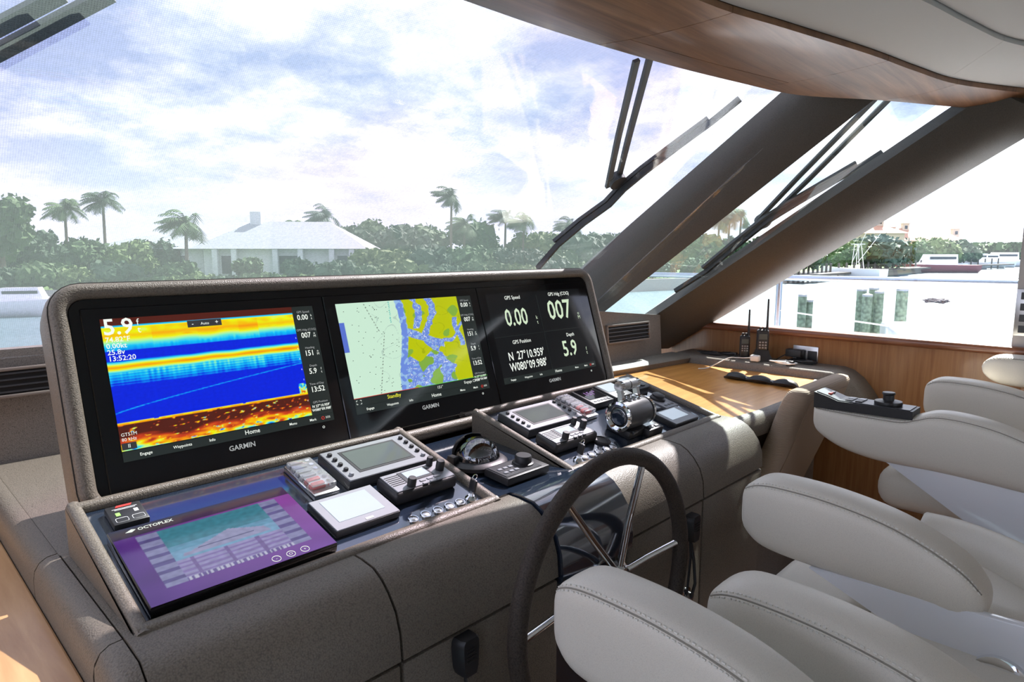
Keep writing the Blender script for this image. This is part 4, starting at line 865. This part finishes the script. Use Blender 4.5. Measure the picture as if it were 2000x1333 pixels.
# ================================================================ WIPERS (outside the glass)
nW = Vector((0, 1, 1.252)).normalized(); pW = Vector((0, wy(0), 0)) + nW * .03
def q1(px, py, o=0): return onplane(px, py, pW + nW * o, nW)
def flat(b, path, w, h, nrm):
    P = [Vector(p) for p in path]; secs = []
    for i, p in enumerate(P):
        d = (P[min(i + 1, len(P) - 1)] - P[max(i - 1, 0)]).normalized(); s_ = d.cross(nrm).normalized(); ww = w[i] if isinstance(w, list) else w
        secs.append([p - s_ * ww - nrm * h, p + s_ * ww - nrm * h, p + s_ * ww + nrm * h, p - s_ * ww + nrm * h])
    b.loft(secs)
def wiper(q, nrm, blade, arms, hubc, label):
    t = thing('wiper', label, 'wiper')
    b = B(); flat(b, [q(*p) for p in blade], .008, .012, nrm); b.obj('blade_rubber', M_RUB, t)
    n2 = len(blade); b = B(); flat(b, [q(p[0] - 7, p[1] - 6, .025) for p in blade[n2 // 5: n2 - 1]], .014, .008, nrm); b.obj('blade_carrier', M_WIPM, t)
    for a in arms: b = B(); flat(b, [q(*p, .045) for p in a], .012, .007, nrm); b.obj('arm', M_WIPM, t)
    b = B(); b.lathe([(.04, -.02), (.04, .02), (.02, .03), (0, .03)], 16, Matrix.Translation(q(*hubc, .04)) @ nrm.to_track_quat('Z', 'Y').to_matrix().to_4x4()); b.obj('pivot', M_WIPM, t)
wiper(q1, nW, [(1050, 524), (1090, 478), (1140, 436), (1190, 400), (1218, 370), (1260, 335), (1330, 282), (1390, 238), (1445, 193)], [[(1187, 365), (1207, 270), (1243, 118)], [(1207, 352), (1230, 260), (1270, 110)]], (1204, 352), 'black wiper with twin arms on the main windscreen')
W2v = [Vector(p) for p in W2]; n2v = (W2v[1] - W2v[0]).cross(W2v[3] - W2v[0]).normalized(); n2v = n2v if n2v.z > 0 else -n2v
def q2(px, py, o=0): return onplane(px, py, W2v[0] + n2v * (.03 + o), n2v)
wiper(q2, n2v, [(1318, 569), (1380, 530), (1440, 480), (1500, 432), (1560, 395), (1620, 360), (1680, 325), (1724, 297)], [[(1480, 430), (1560, 345), (1712, 190)], [(1498, 430), (1580, 350), (1735, 195)]], (1490, 432), 'black wiper with twin arms on the narrow windscreen pane')
t = thing('wiper', 'grey wiper arms at the upper left corner of the windscreen', 'wiper')
for (p, q) in (((-40, 72), (120, -12)), ((-40, 122), (215, -12))): b = B(); flat(b, [q1(*p, .16), q1(*q, .16)], .016, .008, nW); b.obj('arm', M_WIPM, t)

# ================================================================ OUTSIDE
WATER = -4.6; LANDZ = -3.4
m, nt, bb = new_mat('water'); bb.inputs['Base Color'].default_value = (.10, .16, .18, 1); bb.inputs['Roughness'].default_value = .34
v = coords(nt, (1, 1, 1)); nzn = nt.nodes.new('ShaderNodeTexNoise'); nzn.inputs['Scale'].default_value = 1.6; nzn.inputs['Detail'].default_value = 4; nt.links.new(v, nzn.inputs['Vector'])
bp = nt.nodes.new('ShaderNodeBump'); bp.inputs['Strength'].default_value = .5; bp.inputs['Distance'].default_value = .25; nt.links.new(nzn.outputs[0], bp.inputs['Height']); nt.links.new(bp.outputs[0], bb.inputs['Normal'])
struct(B().poly([(-1500, -1500, WATER), (1500, -1500, WATER), (1500, 1500, WATER), (-1500, 1500, WATER)]).obj('water', m, smooth=0))
M_GRASS = pm('lawn', (.10, .19, .045), .9); M_SEAW = pm('seawall_concrete', (.42, .40, .36), .85); M_PILE = leather('piling_wood', (.16, .21, .15), 14, .85, .3)
M_PILED = pm('dark_piling', (.09, .085, .075), .85); M_WALLH = pm('house_wall', (.72, .74, .74), .7); M_ROOFW = pm('pale_roof', (.33, .36, .38), .7); M_WIN = pm('dark_glass', (.03, .04, .05), .15)
M_TILE = pm('terracotta_roof', (.40, .22, .15), .8); M_STUC = pm('tan_stucco', (.55, .45, .36), .8)
M_LEAF = [pm('leaf_%s' % k, c, .75) for k, c in (('mid', (.055, .115, .030)), ('dark', (.030, .075, .028)), ('light', (.11, .17, .045)), ('blue', (.065, .12, .085)))]
M_TRUNK = pm('trunk', (.16, .125, .09), .9)
def land(name, pts, z1, label):
    o = B().prism([(p.x, p.y) for p in pts], WATER - 1, z1).obj(name, M_GRASS, smooth=0); return struct(o)
shore = [far(-250, 70, 0), far(300, 66, 0), far(800, 66, 0), far(1150, 72, 0), far(1480, 92, 0)]
land('ground', shore + [far(1480, 320, 0), far(700, 320, 0), far(-250, 320, 0)], LANDZ, '')
for a, c in zip(shore, shore[1:]):
    d = (c - a); n_ = Vector((d.y, -d.x, 0)).normalized()
sw = thing('seawall', 'concrete seawall along the far left shore', 'seawall')
for a, c in zip(shore, shore[1:]):
    d = (c - a).normalized(); n_ = Vector((d.y, -d.x, 0)); n_ = -n_ if n_.dot(a) > 0 else n_
    B().prism([(p.x, p.y) for p in (a, c, c + n_ * .6, a + n_ * .6)], WATER - .5, LANDZ + .15).obj('wall_segment', M_SEAW, sw, smooth=0)
# right-hand shore, further off
shr = [far(1480, 92, 0), far(1600, 118, 0), far(1760, 150, 0), far(1850, 185, 0), far(1905, 250, 0)]
land('ground', shr + [far(1905, 420, 0), far(1480, 320, 0)], LANDZ, '')
sw = thing('seawall', 'concrete seawall along the marina shore at right', 'seawall')
for a, c in zip(shr, shr[1:]):
    d = (c - a).normalized(); n_ = Vector((d.y, -d.x, 0)); n_ = -n_ if n_.dot(a) > 0 else n_
    B().prism([(p.x, p.y) for p in (a, c, c + n_ * .6, a + n_ * .6)], WATER - .5, LANDZ + .1).obj('wall_segment', M_SEAW, sw, smooth=0)

def leafy(name, label, p, rad, hgt, seed, mi, group, n=420, trunk=True, leaf=.55):
    t = thing(name, label, 'tree', tuple(p), (0, 0, 0), group); rr = random.Random(seed); b = bmesh.new()
    blobs = []
    for _ in range(14):
        r_ = min(rad * rr.uniform(.28, .48), hgt * .42); fz = rr.uniform(.15, 1.0) ** .7; sp_ = .8 * (1 - .45 * fz); blobs.append((Vector((rr.uniform(-sp_, sp_) * rad, rr.uniform(-sp_, sp_) * rad, r_ * .8 + (hgt - r_ * 1.8) * fz)), r_))
    for k in range(n):
        c, r_ = rr.choice(blobs); d = Vector((rr.gauss(0, 1), rr.gauss(0, 1), rr.gauss(0, .8))).normalized(); q = c + d * r_ * rr.uniform(.70, 1.08)
        if q.z < .05: q.z = .05
        s_ = leaf * rr.uniform(.6, 1.3); u = Vector((rr.gauss(0, 1), rr.gauss(0, 1), rr.gauss(0, 1))).normalized(); w = u.orthogonal().normalized(); w.rotate(Matrix.Rotation(rr.uniform(0, 6.3), 3, u))
        x = u.cross(w); b.faces.new([b.verts.new(q + w * s_ * e1 + x * s_ * .6 * e2) for e1, e2 in ((-1, 0), (0, -1), (1, 0), (0, 1))])
    o = B(); o.bm.free(); o.bm = b; o.obj('foliage', M_LEAF[mi], t, smooth=0)['kind'] = 'stuff'
    c = B()
    for q, r_ in blobs: c.sphere(q, r_ * .78, 3)
    for v_ in c.bm.verts: v_.co += Vector((noise.noise(v_.co * 2.2 / rad * 4 + Vector((seed, 0, 0))), noise.noise(v_.co * 2.2 / rad * 4 + Vector((0, seed, 9))), noise.noise(v_.co * 2.2 / rad * 4 + Vector((5, 0, seed))))) * rad * .17
    c.obj('crown_mass', M_LEAF[mi], t, smooth=0)['kind'] = 'stuff'
    if trunk: B().tube([(0, 0, 0), (0, .1, hgt * .5)], [rad * .09, rad * .06], 7).obj('trunk', M_TRUNK, t)
    return t
def palm(label, p, h, seed, lean, group, mi=0, wind=.9, nf=18, fl=2.6, col=None):
    t = thing('palm_tree', label, 'palm', tuple(p), (0, 0, 0), group); rr = random.Random(seed); wd = Vector((-rv.x, -rv.y, 0)) * wind
    top = Vector((lean * rv.x, lean * rv.y, h)); B().tube([(0, 0, 0), tuple(top * .5 + Vector((0, 0, .2))), tuple(top)], [.22, .16, .13], 7).obj('trunk', M_TRUNK, t)
    b = bmesh.new()
    for k in range(nf):
        a = 2 * math.pi * k / nf + rr.uniform(-.2, .2); el = rr.uniform(-.2, 1.1); d = Vector((math.cos(a) * math.cos(el), math.sin(a) * math.cos(el), math.sin(el))) + wd * .5
        p0 = top.copy(); L_ = fl * rr.uniform(.8, 1.1); pts = []
        for i in range(9):
            pts.append(p0.copy()); p0 = p0 + d.normalized() * L_ / 8; d = d + Vector((0, 0, -.17)) + wd * .10
        for i in range(1, 9):
            dd = (pts[i] - pts[i - 1]).normalized(); s_ = dd.cross(Vector((0, 0, 1))).normalized(); ln = fl * .30 * math.sin(math.pi * (i / 8.6)) ** .6
            for sg in (-1, 1):
                for f_ in (0, .5):
                    o_ = pts[i - 1].lerp(pts[i], f_); e_ = o_ + s_ * sg * ln + dd * ln * .7 + Vector((0, 0, -ln * .55))
                    b.faces.new([b.verts.new(o_), b.verts.new(o_ + dd * fl * .06), b.verts.new(e_)])
            b.faces.new([b.verts.new(pts[i - 1] + s_ * .03), b.verts.new(pts[i] + s_ * .02), b.verts.new(pts[i] - s_ * .02), b.verts.new(pts[i - 1] - s_ * .03)])
    o = B(); o.bm.free(); o.bm = b; o.obj('fronds', M_LEAF[mi], t, smooth=0)['kind'] = 'stuff'; return t
# px of centre, px top, distance -> palm height
def pht(top, dist): return -LANDZ + (490 - top) / FPX * dist * 1.0
PALMS = [(130, 415, 88, 'round-headed palm, left one of the pair behind the sonar display', .3), (205, 402, 86, 'round-headed palm, right one of the pair behind the sonar display', .3), (362, 432, 70, 'windblown palm in front of the pale house', 1.0),
         (635, 420, 84, 'palm rising at the right end of the pale house roof', .8), (575, 440, 92, 'small palm behind the pale house roof', .7), (880, 378, 86, 'tall lone windswept palm above the tree line', 1.1), (905, 432, 88, 'shorter palm right of the tall windswept palm', .6), (985, 420, 92, 'bushy palm left of the wiper blade', .9), (1020, 428, 90, 'bushy palm close left of the wiper blade', .8), (1110, 436, 100, 'palm beside the lower wiper blade', .9),
         (1400, 428, 98, 'left palm of the group between the two pillars', .9), (1420, 424, 99, 'middle palm of the group between the two pillars', .9), (1442, 420, 100, 'right palm of the group between the two pillars', 1.1)]
for i, (px, top, dist, lab, wd) in enumerate(PALMS):
    palm(lab, far(px, dist, LANDZ), pht(top, dist) - .6, 40 + i, .2, 'palms on the far shore', (0, 1, 0, 3)[i % 4], wd, 30, 2.7 if i not in (0, 1) else 2.5)
TREES = [(2, 402, 74, 3.6, 'tall leafy tree at the far left edge'), (80, 452, 80, 3.4, 'dark tree left of the palm pair'), (160, 468, 84, 3.6, 'dense tree below the palm pair'), (245, 474, 82, 3.4, 'low tree left of the pale house'), (300, 470, 84, 3.5, 'low tree behind the house wing'), (480, 503, 70, 1.8, 'round shrub before the house porch'), (585, 506, 70, 1.8, 'round shrub at the right house porch'), (345, 509, 70, 2.2, 'wide hedge shrub at the house wing'),
         (600, 440, 96, 5, 'leafy tree behind the house gable'), (680, 440, 90, 5, 'leafy tree right of the house'), (720, 425, 96, 5, 'tall rounded tree above the chart display'), (780, 440, 92, 5, 'wide tree above the chart display'), (835, 435, 96, 5, 'wide tree left of the lone palm'), (745, 485, 72, 4, 'dark hedge tree right of the house'), (830, 482, 72, 4.5, 'dark hedge tree below the lone palm'), (915, 480, 74, 4.5, 'dark hedge tree right of the lone palm'), (1000, 482, 75, 4.5, 'dark hedge tree above the right display'), (940, 430, 94, 5, 'tall tree right of the lone palm'), (1060, 450, 94, 5, 'leafy tree by the wiper'), (1130, 455, 94, 5, 'leafy tree right of the wiper'), (1080, 488, 78, 4, 'low hedge tree by the wiper tip'), (1190, 455, 100, 5, 'leafy tree left of the first pillar'),
         (1310, 470, 100, 5, 'leafy tree at the left of the narrow pane'), (1362, 455, 98, 5.5, 'big round tree in the narrow pane'), (1440, 465, 102, 5, 'leafy tree right of the palms in the narrow pane'), (1500, 462, 106, 5, 'leafy tree behind the second wiper'), (1545, 470, 108, 5, 'leafy tree left of the side window')]
for i, (px, top, dist, rad, lab) in enumerate(TREES):
    leafy('leafy_tree', lab, far(px, dist, LANDZ), rad, max(1.5, pht(top, dist)) * 1.02, 100 + i, (0, 1, 0, 2, 1)[i % 5], 'trees on the far shore', 1500, True, .30)
HEDGE = ['at the far left shore', 'below the left palm', 'below the palm pair', 'left of the house wing', 'before the house wing', 'left of the house porch', 'before the house porch', 'right of the house porch', 'at the right house corner', 'right of the house', 'below the rounded tree', 'left of the lone palm trunk', 'right of the lone palm trunk', 'left of the wiper tip', 'at the wiper tip', 'right of the wiper tip', 'left of the first pillar', 'behind the first pillar', 'at the left of the narrow pane', 'in the middle of the narrow pane', 'at the right of the narrow pane']
for i, lab in enumerate(HEDGE):
    px = 10 + i * 71; leafy('hedge_shrub', 'low green hedge shrub ' + lab, far(px, 68.5 if px < 1000 else 68.5 + (px - 1000) * .052, LANDZ), 2.7, (2.6 if i % 2 else 2.1) * (.50 if 4 <= i <= 8 else 1), 500 + i, (1, 0, 2)[i % 3], 'hedge along the far shore', 500, False, .26)
# the pale house
HD = 78; hp = far(440, HD, LANDZ); hx = Vector((rv.x, rv.y, 0)); ha = math.atan2(rv.y, rv.x)
def px2m(px): return (px - 440) * HD / FPX * 1.10
t = thing('house', 'pale hip-roofed waterfront house behind the palms', 'house', tuple(hp), (0, 0, ha + R(4)))
def hip(b, x0, x1, y0, y1, z0, z1, ov=.6):
    w = (y1 - y0) / 2; ym = (y0 + y1) / 2; a = [(x0 - ov, y0 - ov, z0), (x1 + ov, y0 - ov, z0), (x1 + ov, y1 + ov, z0), (x0 - ov, y1 + ov, z0)]; r0, r1 = (x0 + w * .9, ym, z1), (x1 - w * .9, ym, z1)
    b.poly([a[0], a[1], r1, r0]); b.poly([a[1], a[2], r1]); b.poly([a[2], a[3], r0, r1]); b.poly([a[3], a[0], r0]); b.poly(list(reversed(a)))
xa, xb_, xc_ = px2m(215), px2m(395), px2m(660)
eave = -LANDZ + (490 - 487) / FPX * HD; top = -LANDZ + (490 - 436) / FPX * HD; top2 = -LANDZ + (490 - 462) / FPX * HD
B().box(((xb_ + xc_) / 2, 5, eave / 2), (xc_ - xb_ - 1, 9, eave)).obj('wall', M_WALLH, t, smooth=0); B().box(((xa + xb_) / 2, 6, eave / 2), (xb_ - xa - .6, 7, eave)).obj('wall', M_WALLH, t, smooth=0)
b = B(); hip(b, xb_, xc_, 0, 10, eave, top); b.obj('roof', M_ROOFW, t, smooth=0); b = B(); hip(b, xa, xb_ + 2, 2, 10, eave, top2, .5); b.obj('roof', M_ROOFW, t, smooth=0)
for px in (425, 455, 520, 560, 610, 642): B().box((px2m(px), -.2, eave / 2), (.55, .55, eave)).obj('column', M_WALLH, t, smooth=0)
for px, w_ in ((440, 1.3), (535, 3.2), (625, 1.2), (300, 1.8), (350, 1.8)):
    f_ = B().box((px2m(px), .42 if px > 395 else 2.42, eave * .52), (w_, .14, eave * .6)).obj('window', M_WALLH, t, smooth=0); B().box((px2m(px), .34 if px > 395 else 2.34, eave * .52), (w_ * .88, .05, eave * .54)).obj('pane', M_WIN, f_, smooth=0)
B().box((px2m(470), 5, top + .1), (1.2, 1.2, 2.0)).obj('chimney', M_WALLH, t, smooth=0)
# marina houses at the right
def villa(label, px0, px1, dist, top, ev, towers, wallm, roofm, group):
    c = far((px0 + px1) / 2, dist, LANDZ); t = thing('villa', label, 'building', tuple(c), (0, 0, ha + R(-8)), group); k = dist / FPX * 1.25; w = (px1 - px0) * k
    e_ = -LANDZ + (490 - ev) * k * .85; tp = -LANDZ + (490 - top) * k * .85
    B().box((0, 5, e_ / 2), (w * .92, 10, e_)).obj('wall', wallm, t, smooth=0); b = B(); hip(b, -w / 2, w / 2, 0, 10, e_, tp, .5); b.obj('roof', roofm, t, smooth=0)
    n_ = max(3, int(w / 3.5))
    for i in range(n_): f_ = B().box((-w * .4 + i * w * .8 / (n_ - 1), -.05, e_ * .55), (1.5, .12, e_ * .35)).obj('window', wallm, t, smooth=0); B().box((-w * .4 + i * w * .8 / (n_ - 1), -.12, e_ * .55), (1.25, .06, e_ * .30)).obj('pane', M_WIN, f_, smooth=0)
    for tx, tt in towers:
        h_ = -LANDZ + (490 - tt) * k * .85; x = (tx - (px0 + px1) / 2) * k; B().box((x, 5, h_ / 2), (1.6, 1.6, h_)).obj('chimney_tower', wallm, t, smooth=0); B().box((x, 5, h_ + .08), (2.0, 2.0, .2)).obj('tower_cap', wallm, t, smooth=0); B().box((x, 4.18, h_ - 1.0), (.7, .06, .9)).obj('tower_opening', M_WIN, t, smooth=0)
villa('tan villa with two arched chimney towers beyond the marina', 1680, 1750, 190, 448, 463, ((1724, 438), (1740, 453)), M_STUC, M_TILE, 'villas beyond the marina')
villa('wide villa with terracotta roof beyond the marina', 1755, 1850, 215, 455, 475, ((1788, 448), (1851, 457)), M_STUC, M_TILE, 'villas beyond the marina')
villa('small boathouse with pale hip roof at the marina', 1828, 1862, 205, 484, 492, (), M_WALLH, M_STUC, 'villas beyond the marina')
RT = [(1655, 468, 135, 4, 2), (1690, 465, 140, 5, 1), (1712, 455, 142, 6, 3), (1735, 470, 146, 5, 1), (1780, 470, 172, 5, 0), (1815, 463, 178, 6, 2), (1840, 474, 185, 4, 0), (1862, 467, 190, 5, 1), (1880, 476, 200, 5, 1), (1640, 476, 130, 3.5, 0), (1718, 484, 139, 3, 2)]
for i, (px, top, dist, rad, mi) in enumerate(RT):
    leafy('leafy_tree', '%s leafy tree by the marina villas, number %d from the pillar' % (('mid green', 'dark green', 'light green', 'blue-green')[mi], i + 1) if False else ('%s tree among the marina villas, %s' % (('mid green', 'dark green', 'light green', 'blue-green')[mi], ('left of the white sportfisher', 'above the white sportfisher', 'below the twin chimney towers', 'right of the twin chimney towers', 'in front of the wide villa', 'tallest before the wide villa', 'by the boathouse roof', 'behind the boathouse', 'at the right end of the villas', 'nearest the slanted pillar', 'low by the jetty posts')[i])), far(px, dist, LANDZ), rad, pht(top, dist) * .93, 300 + i, mi, 'trees by the marina', 900, True, .42)
b = bmesh.new(); rr = random.Random(9)
for k in range(5200):
    px = rr.uniform(1850, 2040); dist = rr.uniform(420, 520); p = far(px, dist, WATER + rr.uniform(.2, 8.2)); s_ = rr.uniform(.8, 1.8); u = Vector((rr.gauss(0, 1), rr.gauss(0, 1), rr.gauss(0, 1))).normalized(); w = u.orthogonal().normalized(); x = u.cross(w)
    b.faces.new([b.verts.new(p + w * s_ * e1 + x * s_ * e2) for e1, e2 in ((-1, 0), (0, -1), (1, 0), (0, 1))])
o = B(); o.bm.free(); o.bm = b; tag(o.obj('mangrove_belt', M_LEAF[0], None, smooth=0), 'low green mangrove belt on the far horizon at right', 'trees', None, 'stuff')
# boats
def boat(label, px, dist, L_, hullm, rz, cabin, group, hz=1.3, tower=False):
    t = thing('motor_boat', label, 'boat', tuple(far(px, dist, WATER)), (0, 0, rz), group); secs = []
    for u, w_, z in ((-.5, .16, 0), (-.35, .17, 0), (0, .165, .05), (.25, .12, .2), (.4, .06, .35), (.5, .004, .5)):
        x = u * L_; w = w_ * L_; zt = hz + z * .8; secs.append([(x, -w, zt), (x, -w * .9, zt * .4), (x, -w * .5, -.1), (x, w * .5, -.1), (x, w * .9, zt * .4), (x, w, zt)])
    B().loft(secs).obj('hull', hullm, t, smooth=50)
    if cabin:
        B().loft([[(x, -w, hz), (x, w, hz), (x + dx, w * .8, hz + h_), (x + dx, -w * .8, hz + h_)] for x, w, dx, h_ in ((-.25 * L_, .11 * L_, 0, .13 * L_), (.12 * L_, .10 * L_, -.05 * L_, .13 * L_), (.22 * L_, .07 * L_, -.12 * L_, .04 * L_))]).obj('cabin', M_WHITE, t, smooth=0)
        B().box((-.08 * L_, 0, hz + .085 * L_), (.30 * L_, .195 * L_, .03 * L_)).obj('cabin_window', M_WIN, t, smooth=0)
    if tower:
        for sx in (-1, 1):
            for sy in (-1, 1): B().tube([(-.10 * L_ + sx * .06 * L_, sy * .08 * L_, hz), (-.08 * L_ + sx * .03 * L_, sy * .05 * L_, hz + .38 * L_)], .05, 6).obj('tower_leg', M_WHITEP, t)
        B().box((-.08 * L_, 0, hz + .39 * L_), (.16 * L_, .15 * L_, .08)).obj('tower_top', M_WHITEP, t)
        for sy in (-1, 1): B().tube([(-.05 * L_, sy * .1 * L_, hz + .1 * L_), (-.30 * L_, sy * .25 * L_, hz + .55 * L_)], .04, 5).obj('outrigger', M_WHITEP, t)
boat('white sportfishing boat on a lift with outriggers', 1665, 120, 10, M_WHITE, ha + R(128), False, 'boats in the marina', 1.7, True)
M_MAROON = pm('maroon_hull', (.23, .05, .07), .3); boat('maroon hulled motorboat moored at the marina dock', 1822, 165, 17, M_MAROON, ha + R(175), True, 'boats in the marina', 1.6)
for px, dist, lab, L_ in ((1835, 185, 'white cruiser behind the maroon boat', 11), (1868, 200, 'white yacht right of the maroon boat', 13), (1892, 215, 'large white yacht in the middle of the marina', 16), (1918, 225, 'white yacht nearest the right marina end', 15), (1950, 235, 'white yacht at the right window edge', 18), (1785, 172, 'small white skiff before the wide villa', 8)):
    boat(lab, px, dist, L_, M_WHITE, ha + R(165), True, 'boats in the marina', 1.7)
boat('small white boat moored at the far left shore', 55, 58, 7, M_WHITE, ha + R(20), True, 'boats in the marina', 1.1)
# jetty posts
dk = thing('marina_jetty', 'long low timber jetty in front of the marina boats', 'jetty')
jp = [far(1560, 100, 0), far(1640, 116, 0), far(1760, 146, 0), far(1850, 178, 0), far(1975, 215, 0)]
for a, c in zip(jp, jp[1:]):
    d = (c - a).normalized(); n_ = Vector((d.y, -d.x, 0)); B().prism([(p.x, p.y) for p in (a - n_, c - n_, c + n_, a + n_)], WATER + .9, WATER + 1.2).obj('deck', M_PILED, dk, smooth=0)
    for k in range(9): p = a.lerp(c, k / 9) - n_ * 1.2; B().tube([(p.x, p.y, WATER - .3), (p.x, p.y, WATER + 2.6)], .17, 7).obj('post', M_PILED, dk)
# near mooring pilings
def piling(px, top, dist, r_, label):
    p = far(px, dist, WATER - .5); zt = (490 - top) / FPX * dist * 1.02; t = thing('mooring_piling', label, 'piling', tuple(p), (0, 0, 0), 'green mooring pilings')
    B().tube([(0, 0, 0), (0, 0, zt - p.z)], [r_ * 1.05, r_], 18).obj('post', M_PILE, t); B().lathe([(r_ * 1.04, 0), (r_ * 1.04, .05), (0, .09)], 18, Matrix.Translation((0, 0, zt - p.z))).obj('cap', M_LGREY, t)
for px, top, dist, r_, lab in ((1573, 570, 17, .095, 'taller green piling of the pair near the stanchion'), (1586, 579, 17.2, .095, 'shorter green piling of the pair near the stanchion'), (1689, 558, 20, .12, 'leftmost piling of the cluster of four'), (1701, 567, 19.6, .12, 'second, shortest piling of the cluster of four'), (1713, 555, 20.2, .12, 'third, tallest piling of the cluster of four'), (1724, 561, 19.8, .11, 'rightmost piling of the cluster of four'), (1769, 556, 19, .13, 'lone green piling by the coiled rope')):
    piling(px, top, dist, r_, lab)
# own side deck, rail
dkk = struct(B().loft([[(WX + .08, y, -.62), (xo, y, -.66), (xo, y, -1.6), (WX + .08, y, -1.6)] for y, xo in ((-3, 5.5), (.5, 5.35), (2.0, 5.1), (3.2, 4.7), (4.6, 3.9), (5.6, 2.6))]).obj('side_deck', M_WHITE, smooth=40))
rl = thing('deck_rail', 'polished steel rail with stanchion outside the side window', 'rail')
RXX = 5.0; r0 = at(1205, 535, 0, RXX); r1 = at(2010, 554, 0, RXX)
M_RAIL = pm('rail_steel', (.30, .34, .42), .22, 1)
B().tube([tuple(r0), tuple(r0.lerp(r1, .5)), tuple(r1)], .022, 12).obj('top_rail', M_RAIL, rl)
P = at(1523, 545, 0, RXX); B().tube([tuple(P), (P.x, P.y, -.63)], .022, 12).obj('stanchion', M_RAIL, rl); B().lathe([(.05, 0), (.05, .02), (0, .025)], 18, Matrix.Translation((P.x, P.y, -.645))).obj('foot', M_CHROME, rl)
B().tube([tuple(at(1420, 590, 0, RXX)), tuple(at(1560, 612, 0, RXX)), tuple(at(1735, 637, 0, RXX))], .006, 6).obj('life_line', M_STEEL, rl)
# white dock with rope coil
dp = far(1885, 17, WATER); t = thing('floating_dock', 'white dock finger behind the rail', 'dock', tuple(dp), (0, 0, ha - R(20)))
B().box((0, 0, 1.5), (2.6, 2.4, 2.9), .1).obj('dock_body', M_WHITE, t)
q = onplane(1828, 592, Vector((0, 0, WATER + 2.96)), Vector((0, 0, 1))); t = thing('rope_coil', 'dark coiled mooring rope by the lone piling', 'rope', (q.x, q.y, WATER + 2.95))
B().tube([(.30 * (1 + .25 * math.sin(k * 1.3)) * math.cos(k * .4), .30 * (1 + .2 * math.sin(k * .9)) * math.sin(k * .4), .03 + .0012 * k + .02 * math.sin(k * 1.1)) for k in range(80)], .022, 6).obj('rope', pm('dark_rope', (.10, .10, .12), .8), t)
